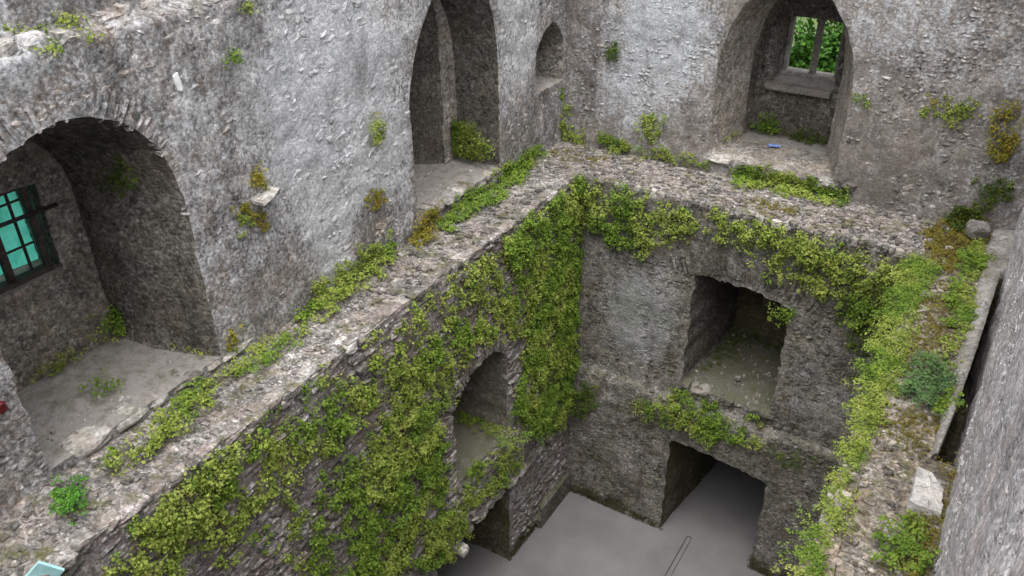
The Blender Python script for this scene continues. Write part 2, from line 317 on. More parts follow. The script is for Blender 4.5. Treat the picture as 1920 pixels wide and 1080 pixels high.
NS, NJ, NA = 18, 18, 34
def arch(u0, u1, v0, vs, ua, va, point=0.0, jit=0.0, seed=0, saw=0.0):
    t = np.linspace(0, 1, NS, endpoint=False); P = [np.stack([u0+(u1-u0)*t, v0+0*t], -1)]
    t = np.linspace(0, 1, NJ, endpoint=False); P.append(np.stack([u1+0*t, v0+(vs-v0)*t], -1))
    tm = math.pi/2*(1-point); t = np.linspace(0, 1, NA//2, endpoint=False)
    P.append(np.stack([u1+(ua-u1)*(1-np.cos(t*tm))/(1-math.cos(tm)), vs+(va-vs)*np.sin(t*tm)/math.sin(tm)], -1))
    t = 1-np.linspace(0, 1, NA//2, endpoint=False); P.append(np.stack([u0+(ua-u0)*(1-np.cos(t*tm))/(1-math.cos(tm)), vs+(va-vs)*np.sin(t*tm)/math.sin(tm)], -1))
    t = 1-np.linspace(0, 1, NJ, endpoint=False); P.append(np.stack([u0+0*t, v0+(vs-v0)*t], -1))
    P = np.concatenate(P); r = np.random.default_rng(seed); P = P+r.uniform(-jit, jit, P.shape)
    return P
def rect(u0, u1, v0, v1, camber=0.0, jit=0.0, seed=0, v1b=None):
    v1b = v1 if v1b is None else v1b; um = (u0+u1)/2
    t = np.linspace(0, 1, NS, endpoint=False); P = [np.stack([u0+(u1-u0)*t, v0+0*t], -1)]
    t = np.linspace(0, 1, NJ, endpoint=False); P.append(np.stack([u1+0*t, v0+(v1b-v0)*t], -1))
    t = np.linspace(0, 1, NA, endpoint=False); P.append(np.stack([u1+(u0-u1)*t, v1b+(v1-v1b)*t+camber*4*t*(1-t)], -1))
    t = 1-np.linspace(0, 1, NJ, endpoint=False); P.append(np.stack([u0+0*t, v0+(v1-v0)*t], -1))
    P = np.concatenate(P); r = np.random.default_rng(seed); return P+r.uniform(-jit, jit, P.shape)
def reveal(name, secs, fr, mat, parent, amp=.02, seed=0, sp=.12):
    A = []; D = []
    for (p, d), (p2, d2) in zip(secs[:-1], secs[1:]):
        k = max(1, int(round(max(abs(d2-d), np.abs(p2-p).max())/sp)))
        for j in range(k): A.append(p+(p2-p)*j/k); D.append(d+(d2-d)*j/k)
    A.append(secs[-1][0]); D.append(secs[-1][1]); A = np.array(A); D = np.array(D); m, n = A.shape[:2]
    tan = np.roll(A, -1, 1)-np.roll(A, 1, 1); nrm = np.stack([-tan[..., 1], tan[..., 0]], -1); nrm /= np.linalg.norm(nrm, axis=-1, keepdims=True)+1e-9
    P = fr.pos(A[..., 0], A[..., 1], -D[:, None]); b = bump_field(P.reshape(-1, 3), amp, seed).reshape(m, n)
    fd = np.ones(m); fd[0] = 0; fd[-1] = 0; A = A+nrm*(b*fd[:, None])[..., None]
    P = fr.pos(A[..., 0], A[..., 1], -D[:, None]).reshape(-1, 3)
    i, j = np.meshgrid(np.arange(m-1), np.arange(n), indexing='ij'); j2 = (j+1) % n
    F = np.stack([i*n+j, i*n+j2, (i+1)*n+j2, (i+1)*n+j], -1).reshape(-1, 4)
    return obj(name, mesh_np(name, P, F, True), mat, parent)

# ------------------------------------------------------------------ stones
def stone_template(seed, flat=False):
    r = np.random.default_rng(seed); idx = {}; V = []
    for x in (-1, 0, 1):
        for y in (-1, 0, 1):
            for z in (-1, 0, 1):
                if (x, y, z) in ((0, 0, 0), (0, 0, -1)): continue
                idx[(x, y, z)] = len(V); p = np.array([x, y, z], float); q = p/(np.abs(p)**5).sum()**.2
                V.append(q*(1+r.uniform(-.17, .13))+r.uniform(-.10, .10, 3))
    F = []
    for ax in range(3):
        for sg in (-1, 1):
            if ax == 2 and sg == -1: continue
            o = [k for k in range(3) if k != ax]
            for i in (-1, 0):
                for j in (-1, 0):
                    q = []
                    for (a, b) in ((i, j), (i+1, j), (i+1, j+1), (i, j+1)):
                        t = [0, 0, 0]; t[ax] = sg; t[o[0]] = a; t[o[1]] = b; q.append(idx[tuple(t)])
                    F.append(q if (sg == 1) == (ax != 1) else q[::-1])
    return np.array(V), np.array(F)
TPL = [stone_template(100+i) for i in range(14)]
_tm = {}
def tpl_mesh(i, mat):
    k = (i, mat.name)
    if k not in _tm:
        me = mesh_np('stone', TPL[i][0], TPL[i][1], False); me.materials.append(mat); _tm[k] = me
    return _tm[k]
def scatter(u0, u1, v0, v1, inside, row, asp, proud, deep, skip=.3, seed=0, tilt=.12):
    r = np.random.default_rng(seed); O = []; v = v0
    while v < v1:
        h = r.uniform(*row); u = u0+r.uniform(-.2, 0)
        while u < u1:
            L = h*r.uniform(*asp); hh = h*r.uniform(.75, 1.08)
            if r.random() > skip: O.append((u+L/2, v+h/2+r.uniform(-.2, .2)*h, L*.5, hh*.5, deep, r.uniform(*proud)-deep*.93, r.uniform(-tilt, tilt), r.integers(len(TPL))))
            u += L*1.04
        v += h*1.02
    O = np.array(O); return O[inside(O[:, :2], O[:, 2])]
def ax3(fr, ang):
    c, s = np.cos(ang)[:, None], np.sin(ang)[:, None]; U = fr.U*c+fr.V*s; V = -fr.U*s+fr.V*c; return U, V, np.broadcast_to(fr.N, U.shape)
def emit(parent, O, fr, mat, name='stone', rest='rubble', n_ind=120, seed=0):
    C = fr.pos(O[:, 0], O[:, 1], O[:, 5]+bump_field(fr.pos(O[:, 0], O[:, 1], 0), .02, seed)*.7)
    U, V, N = ax3(fr, O[:, 6]); Rl = C-CAM; z = Rl@FW; z2 = np.where(z > .1, z, 99); x = 960+FPX*(Rl@RT)/z2; y = 540-FPX*(Rl@UP)/z2
    on = (z > .1) & (x > 8) & (x < 1912) & (y > 8) & (y < 1072); score = np.where(on, O[:, 2]*O[:, 3]/z2**2*np.abs((Rl@fr.N)/np.linalg.norm(Rl, axis=1)), 0)
    pick = np.argsort(-score)[:n_ind]; pick = pick[score[pick] > 0]; m = np.zeros(len(O), bool); m[pick] = True
    for i in pick:
        o = bpy.data.objects.new(name, tpl_mesh(int(O[i, 7]), mat)); COL.objects.link(o); o.parent = parent
        a, b, c = U[i]*O[i, 2], V[i]*O[i, 3], N[i]*O[i, 4]
        o.matrix_world = Matrix(((a[0], b[0], c[0], C[i][0]), (a[1], b[1], c[1], C[i][1]), (a[2], b[2], c[2], C[i][2]), (0, 0, 0, 1)))
    if rest and (~m).any():
        Vs = []; Fs = []; k = 0
        for t in range(len(TPL)):
            q = np.where(~m & (O[:, 7].astype(int) == t))[0]
            if not len(q): continue
            tv, tf = TPL[t]; nv = len(tv); jt = 1+np.random.default_rng(seed+t).uniform(-.08, .08, (len(q), nv, 3)); w = tv[None]*jt
            P = C[q][:, None]+w[..., 0:1]*(U[q]*O[q, 2:3])[:, None]+w[..., 1:2]*(V[q]*O[q, 3:4])[:, None]+w[..., 2:3]*(N[q]*O[q, 4:5])[:, None]
            Vs.append(P.reshape(-1, 3)); Fs.append((tf[None]+(np.arange(len(q))*nv)[:, None, None]+k).reshape(-1, 4)); k += len(q)*nv
        obj(rest, mesh_np(rest, np.concatenate(Vs), np.concatenate(Fs), False), mat, parent, kind='stuff')
def place(parent, name, fr, u, v, su, sv, sn, d, ang, mat, label=None, t=None):
    i = random.randrange(len(TPL)) if t is None else t
    o = bpy.data.objects.new(name, tpl_mesh(i, mat)); COL.objects.link(o); o.parent = parent
    C = fr.pos(u, v, d); c, s = math.cos(ang), math.sin(ang); a = (fr.U*c+fr.V*s)*su; b = (-fr.U*s+fr.V*c)*sv; n = fr.N*sn
    o.matrix_world = Matrix(((a[0], b[0], n[0], C[0]), (a[1], b[1], n[1], C[1]), (a[2], b[2], n[2], C[2]), (0, 0, 0, 1)))
    return tag(o, label)
def voussoirs(parent, pts, fr, mat, length, depth, proud, every=1, jit=.2, i0=0, i1=None, name='voussoir'):
    """thin arch stones set radially along an outline; pts runs along the intrados"""
    pts = np.asarray(pts); i1 = len(pts)-1 if i1 is None else i1
    for i in range(i0, i1, every):
        a, b = pts[i], pts[min(i+every, len(pts)-1)]; m = (a+b)/2; t = b-a; L = np.linalg.norm(t)
        if L < 1e-4: continue
        t /= L; n = np.array([t[1], -t[0]])        # pts run anticlockwise: outward is to the right
        ln = length*random.uniform(1-jit, 1+jit); ins = random.uniform(-.015, .03)
        c = m+n*(ln/2-ins)
        place(parent, name, fr, c[0], c[1], ln/2, L*.5*random.uniform(.8, 1.0), depth, random.uniform(proud*.3, proud)-depth*.93, math.atan2(n[1], n[0])+random.uniform(-.06, .06), mat)

# ------------------------------------------------------------------ the setting
def sheet(name, x0, x1, y0, y1, z, mat, kind='structure'):
    return obj(name, mesh_np(name, [(x0, y0, z), (x1, y0, z), (x1, y1, z), (x0, y1, z)], [(0, 1, 2, 3)]), mat, kind=kind)
sheet('floor', -2.6, 6.2, -14, 3.6, FLOOR_Z, M['floor'])
sheet('ground', -900, 900, -900, 900, FLOOR_Z-.06, M['ground'])

# ================================================================== left wall
wl_ = empty('castle_wall', (0, 0, 0), 'long grey limewashed ruin wall with round-headed recess, tall pointed recess and creeper below its ledge', 'wall', 'inner walls of the ruined keep')
fa, fl = FR['upper_left'], FR['lower_left']
big = arch(-8.50, -6.50, .12, 2.02, -7.45, 3.10, 0, .018, 3)
tall = arch(-2.97, -.87, .22, 1.75, -1.62, 3.55, .30, .012, 4)
small = arch(.22, 1.12, 1.08, 1.62, .74, 2.13, .30, .012, 5)
up_outer = [(-13, -.12), (1.45, -.12), (1.45, 5.2), (-13, 5.2)]
face('masonry', up_outer, [big, tall, small], fa, .065, .05, M['upper_left'], wl_, 1)
big_b = arch(-8.42, -6.85, .16, 1.98, -7.6, 2.75, 0, .0, 3)
big_m = arch(-8.46, -6.78, .14, 2.0, -7.5, 2.95, 0, .012, 3)
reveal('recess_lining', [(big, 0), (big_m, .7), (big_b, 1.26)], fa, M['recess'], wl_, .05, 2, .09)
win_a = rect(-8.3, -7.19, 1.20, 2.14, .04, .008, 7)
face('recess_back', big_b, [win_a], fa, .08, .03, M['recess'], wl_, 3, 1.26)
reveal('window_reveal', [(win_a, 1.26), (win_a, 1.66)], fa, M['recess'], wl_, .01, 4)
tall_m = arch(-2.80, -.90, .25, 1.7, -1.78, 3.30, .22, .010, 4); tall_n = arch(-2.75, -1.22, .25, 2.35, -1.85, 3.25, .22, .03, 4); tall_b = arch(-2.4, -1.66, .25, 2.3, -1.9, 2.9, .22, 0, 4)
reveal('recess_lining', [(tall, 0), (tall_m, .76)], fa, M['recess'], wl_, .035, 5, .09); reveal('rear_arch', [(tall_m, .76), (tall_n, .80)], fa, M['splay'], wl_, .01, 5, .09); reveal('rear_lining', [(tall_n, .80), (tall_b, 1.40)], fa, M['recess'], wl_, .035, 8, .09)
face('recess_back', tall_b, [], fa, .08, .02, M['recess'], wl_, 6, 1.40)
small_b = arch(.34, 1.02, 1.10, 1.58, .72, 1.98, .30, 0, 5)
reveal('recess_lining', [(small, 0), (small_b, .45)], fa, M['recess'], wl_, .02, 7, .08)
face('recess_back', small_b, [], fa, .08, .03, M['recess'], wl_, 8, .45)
# lower face
nic = arch(-3.68, -2.22, -3.74, -2.35, -2.75, -1.86, .12, .02, 9)
nic_b = arch(-3.6, -2.30, -3.70, -2.40, -2.8, -1.95, .12, 0, 9)
dor = rect(-4.3, -2.19, -6.95, -4.98, .12, .02, 10)
dor_b = rect(-4.3, -2.26, -6.95, -5.1, .1, 0, 10)
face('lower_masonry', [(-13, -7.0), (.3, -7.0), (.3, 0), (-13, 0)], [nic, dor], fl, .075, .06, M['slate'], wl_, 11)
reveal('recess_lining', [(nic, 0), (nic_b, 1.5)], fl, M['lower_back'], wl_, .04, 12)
face('recess_back', nic_b, [], fl, .1, .03, M['damp_and_shade'], wl_, 13, 1.5)
reveal('doorway_lining', [(dor, 0), (dor_b, 2.0)], fl, M['damp_and_shade'], wl_, .04, 14)
face('doorway_back', dor_b, [], fl, .12, .03, M['damp_and_shade'], wl_, 15, 2.0)
LEDGE_L = [(LEFT_UP-.25, -13), (0, -13), (0, 0), (LEFT_UP-.25, BACK_UP+.25)]
face('ledge_top', LEDGE_L, [], FR['ledge'], .07, .035, M['ledge'], wl_, 16)
def outside(*holes, box=None):
    def f(c, hw):
        ok = np.ones(len(c), bool)
        for h in holes:
            for k in (-1, -.4, .4, 1): ok &= ~inpoly(c+np.stack([hw*k, 0*hw], -1), h)
            for k in (-.05, .05): ok &= ~inpoly(c+np.array([0, k]), h)
        if box is not None:
            for k in (-.8, .8): ok &= inpoly(c+np.stack([hw*k, 0*hw], -1), box)
        return ok
    return f
O = scatter(-9.6, 1.25, .02, 4.6, outside(big, tall, small), (.035, .12), (1.0, 2.2), (-.012, .005), .05, .62, 21, .6)
emit(wl_, O, fa, M['upper_left'], n_ind=110, seed=1)
O = scatter(-9.2, -.02, -6.9, -.05, outside(nic, dor), (.028, .095), (1.5, 5.0), (.0, .045), .07, .18, 22, .10)
emit(wl_, O, fl, M['slate'], n_ind=60, seed=11)
O = scatter(LEFT_UP, .0, -9.6, 1.1, outside(box=[(LEFT_UP+.02, -9.6), (-.03, -9.6), (-.03, -.05), (LEFT_UP+.02, 1.0)]), (.05, .12), (.9, 1.7), (.004, .03), .05, .22, 23, .6)
emit(wl_, O, FR['ledge'], M['ledge'], n_ind=80, seed=16)
for nm, fz, (x0, x1, y0, y1), sk, sd_ in (('grit', .135, (-2.1, -1.0, -8.3, -6.75), .95, 81), ('grit', .24, (-1.75, -1.0, -2.7, -1.1), .9, 82)):
    O = scatter(x0, x1, y0, y1, outside(), (.012, .05), (.8, 1.6), (.0, .012), .03, sk, sd_, 1.2); O[:, 5] += fz; emit(wl_, O, FR['ledge'], M['pale'], rest=nm, n_ind=0, seed=sd_)
# thin arch stones of the round-headed recess and of the lower recess, slabs along the ledge edge
a0 = NS+NJ
fine = arch(-8.50, -6.50, .12, 2.02, -7.45, 3.10, 0, 0, 3)[a0-2:a0+NA+3]
fine = np.stack([np.interp(np.linspace(0, len(fine)-1, 62), np.arange(len(fine)), fine[:, k]) for k in (0, 1)], -1)
voussoirs(wl_, fine, fa, M['upper_left'], .22, .06, .007, jit=.4)
f2 = nic[a0-4:a0+NA+3]; f2 = np.stack([np.interp(np.linspace(0, len(f2)-1, 34), np.arange(len(f2)), f2[:, k]) for k in (0, 1)], -1)
voussoirs(wl_, f2, fl, M['slate'], .24, .07, .05)
z = -3.95
while z < -2.35:                                   # slabs of the recess's near jamb
    h = random.uniform(.05, .09); place(wl_, 'quoin', fl, -3.82+random.uniform(-.03, .03), z, random.uniform(.12, .17), h*.46, .09, -.035, random.uniform(-.05, .05), M['slate']); z += h
y = -9.4
while y < -.1:
    L = random.uniform(.10, .34); w = random.uniform(.07, .15)
    place(wl_, 'coping_stone', FR['ledge'], -w+random.uniform(.0, .05), y+L/2, w, L*.5, .06, -.033+random.uniform(-.015, .02), random.uniform(-.12, .12), M['pale'] if random.random() < .25 else M['ledge']); y += L*1.03
y = -8.3
while y < -6.5:                                    # pale broken lip of the round-headed recess
    L = random.uniform(.12, .5); place(wl_, 'sill_stone', fa, y+L/2, .075+random.uniform(-.01, .01), L*.5, .05, .17, -.135+random.uniform(-.02, .02), random.uniform(-.03, .03), M['pale'] if random.random() < .45 else M['ledge']); y += L*1.0
y = -2.9
while y < -.95:
    L = random.uniform(.16, .38); place(wl_, 'sill_stone', fa, y+L/2, .19+random.uniform(-.02, .02), L*.5, .05, .16, -.12+random.uniform(-.02, .02), random.uniform(-.05, .05), M['pale'] if random.random() < .6 else M['ledge']); y += L*1.0
y = -3.9
while y < -.05:                                    # old floor level: rough slabs standing out above the ground doorway
    L = random.uniform(.18, .4); place(wl_, 'slab', fl, y+L/2, -4.9+random.uniform(-.03, .03), L*.5, .045, .14, -.06+random.uniform(-.02, .05), random.uniform(-.05, .05), M['slate']); y += L
for i in range(34):                                # broken white masonry under the lower recess
    u, v = random.uniform(-3.75, -2.75), random.uniform(-4.85, -3.8); place(wl_, 'broken_stone', fl, u, v, random.uniform(.04, .11), random.uniform(.025, .06), .07, random.uniform(-.05, .0), random.uniform(-.5, .5), M['pale'] if random.random() < .6 else M['slate'])
place(wl_, 'projecting_stone', fa, -5.58, 1.70, .15, .035, .16, .04, .18, M['pale'], 'white stone sticking out of the wall', 3)
place(wl_, 'projecting_stone', fl, -3.74, -5.02, .10, .07, .14, .05, .1, M['pale'], 'white stone sticking out above the doorway', 5)
for u, v, a, b in ((-6.28, 3.1, .03, .09), (-6.22, 2.72, .045, .05)): place(wl_, 'pale_splash', fa, u, v, a, b, .018, -.006, .15, M['guano'])
for i in range(16): place(wl_, 'broken_top_stone', fa, random.uniform(-8.3, -6.2), 3.72+random.uniform(-.03, .05), random.uniform(.06, .16), random.uniform(.04, .08), .12, -.06+random.uniform(-.06, .03), random.uniform(-.2, .2), M['pale'] if random.random() < .2 else M['upper_left'])
place(wl_, 'plinth', FR['lower_left'], -.62, -6.64, .62, .30, .14, .0, 0.0, M['lower_back'], 'low battered footing stone in the corner', 2)
# barred window of the round-headed recess
wa = empty('window', (LEFT_UP-1.4, -7.8, 1.34)); wa.parent = wl_
X = LEFT_UP-1.42
def wbox(name, c, s, mat, bev=.006): return adopt(obj(name, box_me(name, c, s, None, 0, bev), mat), wa)
wbox('jamb_board', (X+.02, -7.255, 1.67), (.07, .06, .92), M['timber']); wbox('mullion', (X, -7.63, 1.67), (.07, .07, .92), M['timber'])
wbox('sill_board', (X+.03, -7.75, 1.222), (.14, 1.04, .04), M['timber']); wbox('head_board', (X, -7.75, 2.115), (.08, 1.04, .04), M['timber'])
for i, y in enumerate((-7.40, -7.90)): wbox('bar', (X-.02, y, 1.67), (.025, .028, .88), M['iron'])
for z in (1.50, 1.97): wbox('bar', (X-.04, -7.73, z), (.02, .90, .022), M['iron'])
adopt(obj('rail', tube_me('rail', [(X+.13, -8.35, 1.87), (X+.13, -7.6, 1.87), (X+.17, -7.05, 1.875)], .022), M['iron']), wa)

# ================================================================== back wall
wb = empty('castle_wall', (0, 0, 0), 'end wall of the ruin with the pointed window recess above and a square opening and doorway below', 'wall', 'inner walls of the ruined keep')
fb, fk = FR['upper_back'], FR['lower_back']
par = arch(1.66, 3.63, .27, 1.60, 2.58, 3.25, .35, .010, 31)
face('masonry', [(LEFT_UP-.3, -.12), (6.3, -.12), (6.3, 5.2), (LEFT_UP-.3, 5.2)], [par], fb, .065, .05, M['upper_back'], wb, 31)
par_m = arch(1.92, 3.29, .27, 1.60, 2.60, 3.0, .3, .008, 31); par_n = arch(1.80, 3.38, .27, 1.62, 2.60, 3.05, .3, .008, 31); par_b = arch(1.96, 3.34, .27, 1.65, 2.62, 2.80, .2, 0, 31)
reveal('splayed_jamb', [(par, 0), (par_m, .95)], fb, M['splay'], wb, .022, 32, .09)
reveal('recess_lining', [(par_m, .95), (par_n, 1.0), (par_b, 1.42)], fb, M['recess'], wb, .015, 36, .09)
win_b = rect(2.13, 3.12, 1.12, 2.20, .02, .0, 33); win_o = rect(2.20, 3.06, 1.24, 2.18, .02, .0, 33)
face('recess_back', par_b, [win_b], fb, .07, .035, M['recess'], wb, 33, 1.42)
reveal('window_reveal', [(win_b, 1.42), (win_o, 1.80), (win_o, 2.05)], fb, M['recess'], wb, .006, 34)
sq = rect(2.09, 3.62, -3.42, -1.24, .06, .03, 35, v1b=-1.38); sq_b = rect(2.30, 3.70, -3.42, -1.42, .0, .0, 35)
dr = rect(2.06, 3.82, -6.95, -4.62, .06, .022, 36, v1b=-4.80); dr_b = rect(2.35, 3.70, -6.95, -4.8, .0, .0, 36)
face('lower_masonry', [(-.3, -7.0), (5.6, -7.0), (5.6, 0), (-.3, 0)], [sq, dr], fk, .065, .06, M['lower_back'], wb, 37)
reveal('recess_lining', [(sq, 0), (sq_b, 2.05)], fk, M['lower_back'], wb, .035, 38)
face('recess_back', sq_b, [], fk, .1, .03, M['damp_and_shade'], wb, 39, 2.05)
reveal('doorway_lining', [(dr, 0), (dr_b, 2.1), (dr_b, 3.2)], fk, M['damp_and_shade'], wb, .03, 40)
face('doorway_back', dr_b, [], fk, .12, .03, M['damp_and_shade'], wb, 41, 3.2)
LEDGE_B = [(LEFT_UP-.25, BACK_UP+.25), (0, 0), (RIGHT_IN, 0), (6.06, BACK_UP+.25)]
face('ledge_top', LEDGE_B, [], FR['ledge'], .07, .035, M['ledge'], wb, 42)
O = scatter(LEFT_UP, 5.95, .02, 4.4, outside(par), (.035, .09), (.9, 1.9), (-.008, .008), .05, .42, 43, .5)
emit(wb, O, fb, M['upper_back'], n_ind=80, seed=31)
O = scatter(.02, 5.2, -6.85, -.05, outside(sq, dr), (.035, .09), (1.0, 2.3), (-.008, .012), .05, .40, 44, .4)
emit(wb, O, fk, M['lower_back'], n_ind=60, seed=37)
O = scatter(-.8, 5.9, .03, BACK_UP, outside(box=[(LEFT_UP+.1, BACK_UP-.02), (.06, .03), (RIGHT_IN-.03, .03), (5.85, BACK_UP-.02)]), (.055, .11), (.9, 1.8), (.006, .04), .05, .10, 45, .6)
emit(wb, O, FR['ledge'], M['ledge'], n_ind=110, seed=42)
for fz, q4, sk, sd_ in ((.275, (1.9, 3.3, 1.3, 2.5), .96, 83), (-3.40, (2.25, 3.6, .1, 2.0), .975, 84)):
    O = scatter(*q4, outside(), (.012, .05), (.8, 1.6), (.0, .012), .03, sk, sd_, 1.2); O[:, 5] += fz; emit(wb, O, FR['ledge'], M['pale'], rest='grit', n_ind=0, seed=sd_)
x = .1
while x < 5.1:
    L = random.uniform(.07, .17); w = random.uniform(.04, .07)
    place(wb, 'coping_stone', FR['ledge'], x+L/2, w-random.uniform(.0, .05), L*.5, w, .06, -.033+random.uniform(-.015, .02), random.uniform(-.12, .12), M['pale'] if random.random() < .18 else M['ledge']); x += L*1.03
u = np.linspace(3.95, 1.75, 30); t = (u-2.85)/1.1
rel = np.stack([u, -1.12-.22*t*t-.10*(u-2.85)/1.1*0], -1)
voussoirs(wb, rel, fk, M['lower_back'], .32, .06, .032, jit=.35)
x = 2.08
while x < 3.6:                                     # broken lip of the square opening
    L = random.uniform(.14, .34); place(wb, 'sill_stone', fk, x+L/2, -3.46+random.uniform(-.03, .03), L*.5, .055, .14, -.07+random.uniform(-.05, .02), random.uniform(-.12, .12), M['pale'] if random.random() < .6 else M['lower_back']); x += L*1.05
x = 1.7
while x < 3.7:                                     # worn sill of the window recess
    L = random.uniform(.18, .4); place(wb, 'sill_stone', fb, x+L/2, .22+random.uniform(-.02, .02), L*.5, .06, .14, -.07+random.uniform(-.03, .02), random.uniform(-.06, .06), M['pale'] if random.random() < .5 else M['ledge']); x += L*1.05
wv = empty('window', (2.66, BACK_UP+1.75, 1.26)); wv.parent = wb
YW = BACK_UP+1.86
def vbox(name, c, s, mat, bev=.012): return adopt(obj(name, box_me(name, c, s, None, 0, bev), mat), wv)
vbox('mullion', (2.665, YW, 1.71), (.10, .14, 1.0), M['dressed'], .03)
vbox('jamb', (2.215, YW, 1.71), (.06, .18, 1.0), M['dressed']); vbox('jamb', (3.05, YW, 1.71), (.06, .18, 1.0), M['dressed'])
vbox('sill', (2.64, YW-.02, 1.225), (.96, .24, .07), M['pale'])
vbox('head', (2.64, YW, 2.175), (.90, .18, .06), M['dressed'])
adopt(obj('sill_slab', box_me('sill_slab', (2.58, BACK_UP+1.50, 1.09), (1.06, .36, .11), Matrix.Rotation(-.0, 3, 'X'), .008, .025), M['dressed']), wv)

# ================================================================== right wall
wr = empty('castle_wall', (0, 0, 0), 'rough pale wall seen steeply down its face at the right, with a narrow dark gap at its foot', 'wall', 'inner walls of the ruined keep')
fr_, fc = FR['upper_right'], FR['lower_right']
face('masonry', [(-10.2, -1.4), (1.45, -1.4), (1.45, 4.75), (-10.2, 4.75)], [], fr_, .055, .05, M['upper_right'], wr, 51)
obj('wall_top', mesh_np('wall_top', [(6.03, -10.2, 4.75), (7.2, -10.2, 4.75), (7.2, 3.2, 4.75), (5.83, 3.2, 4.75)], [(0, 1, 2, 3)]), M['mossy_ledge'], wr)
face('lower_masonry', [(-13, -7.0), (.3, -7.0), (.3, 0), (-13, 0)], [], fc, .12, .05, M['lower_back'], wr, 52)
GAP = [(5.895, -4.04), (6.18, -4.04), (6.18, -.10), (6.055, -.10), (6.035, -.8), (6.012, -1.7), (5.985, -2.4), (5.957, -3.06), (5.925, -3.6)]
face('ledge_top', [(RIGHT_IN, -13), (6.3, -13), (6.3, BACK_UP+.25), (6.06, BACK_UP+.25), (RIGHT_IN, 0)], [resample(GAP, .06)], FR['ledge'], .07, .035, M['mossy_ledge'], wr, 53)
g2 = resample(GAP, .06); reveal('gap_lining', [(g2, 0), (g2, 1.3)], FR['ledge'], M['damp_and_shade'], wr, .01, 54); face('gap_bottom', g2, [], FR['ledge'], .1, .03, M['damp_and_shade'], wr, 58, 1.3)  # dark algae stone used here to put shade into the gap's colour
O = scatter(-9.9, 1.1, .02, 4.5, outside(), (.025, .065), (.9, 1.9), (-.010, .004), .04, .72, 55, .5)
emit(wr, O, fr_, M['upper_right'], n_ind=130, seed=51)
KERB = lambda y: 5.85+.03*0
O = scatter(RIGHT_IN, 5.9, -7.5, .9, outside(g2, box=[(RIGHT_IN+.03, -7.5), (6.0, -7.5), (6.0, -4.1), (5.84, -4.0), (5.84, 1.0), (RIGHT_IN+.05, .05)]), (.05, .11), (.9, 1.9), (.0, .03), .05, .30, 56, .6)
emit(wr, O, FR['ledge'], M['mossy_ledge'], n_ind=110, seed=53)
y = -7.0
while y < -.1:
    L = random.uniform(.14, .36); w = random.uniform(.07, .14)
    place(wr, 'coping_stone', FR['ledge'], RIGHT_IN+w-.03, y+L/2, w, L*.5, .06, -.03+random.uniform(-.015, .02), random.uniform(-.12, .12), M['pale'] if random.random() < .22 else M['mossy_ledge']); y += L*1.03
# long low kerb between ledge and gap, tapering towards the near end
ky = np.linspace(-4.07, 1.19, 92); kv = []; kf = []
for i, yy in enumerate(ky):
    xo = np.interp(yy, [-4.04, -3.6, -3.06, -2.4, -1.7, -.8, -.1, .0, 1.1], [5.895, 5.925, 5.957, 5.985, 6.012, 6.035, 6.055, 6.2, 6.2]); jt = rng.uniform(-.009, .009, 6); h = .075+.015*math.sin(yy*5)+.012*math.sin(yy*13)
    kv += [(5.845+jt[0], yy, -.05), (5.85+jt[1], yy, h), ((5.85+xo)/2, yy, h+.035+jt[4]), (xo-.004+jt[2]*.5, yy, h+.05+jt[3]), (xo-.002, yy, -.3)]
for i in range(len(ky)-1):
    for k in range(4): kf.append((i*5+k, i*5+k+1, i*5+k+6, i*5+k+5))
for e in (0, len(kv)-5): kf += [(e, e+1, e+2, e+3), (e, e+3, e+4, e+4)]
me = bpy.data.meshes.new('kerb'); me.from_pydata([tuple(map(float, v)) for v in kv], [], [tuple(dict.fromkeys(f)) for f in kf]); me.update()
for p in me.polygons: p.use_smooth = True
obj('kerb', me, M['dressed'], wr)

# outer shell, so that the walls have a back and a top
for par_, nm, q in ((wl_, 'outer_face', [(-2.72, -13, -7), (-2.72, 3.24, -7), (-2.72, 3.24, 5.2), (-2.72, -13, 5.2)]),
                   (wr, 'outer_face', [(7.2, -10.2, -7), (7.2, 3.24, -7), (7.2, 3.24, 4.75), (7.2, -10.2, 4.75)])):
    if par_ is wl_:
        fo = Frame(lambda u, v, d: (-2.62-d, u, v), (0,1,0), (0,0,1), (-1,0,0)); face(nm, [(-13, -7), (3.24, -7), (3.24, 5.2), (-13, 5.2)], [win_a], fo, .5, .02, M['upper_back'], wl_, 61)
    else: obj(nm, mesh_np(nm, q, [(0, 1, 2, 3)]), M['upper_right'], wr)
fo = Frame(lambda u, v, d: (u, BACK_UP+2.05+d, v), (1,0,0), (0,0,1), (0,1,0)); face('outer_face', [(-2.72, -7), (7.2, -7), (7.2, 5.2), (-2.72, 5.2)], [win_o], fo, .5, .01, M['upper_back'], wb, 62)
obj('wall_top', mesh_np('wall_top', [(-2.72, -13, 5.2), (LEFT_UP-.22, -13, 5.2), (LEFT_UP-.22, 3.24, 5.2), (-2.72, 3.24, 5.2)], [(0, 1, 2, 3)]), M['ledge'], wl_)
obj('wall_top', mesh_np('wall_top', [(LEFT_UP-.22, BACK_UP, 5.2), (7.2, BACK_UP, 5.2), (7.2, 3.24, 5.2), (LEFT_UP-.22, 3.24, 5.2)], [(0, 1, 2, 3)]), M['ledge'], wb)

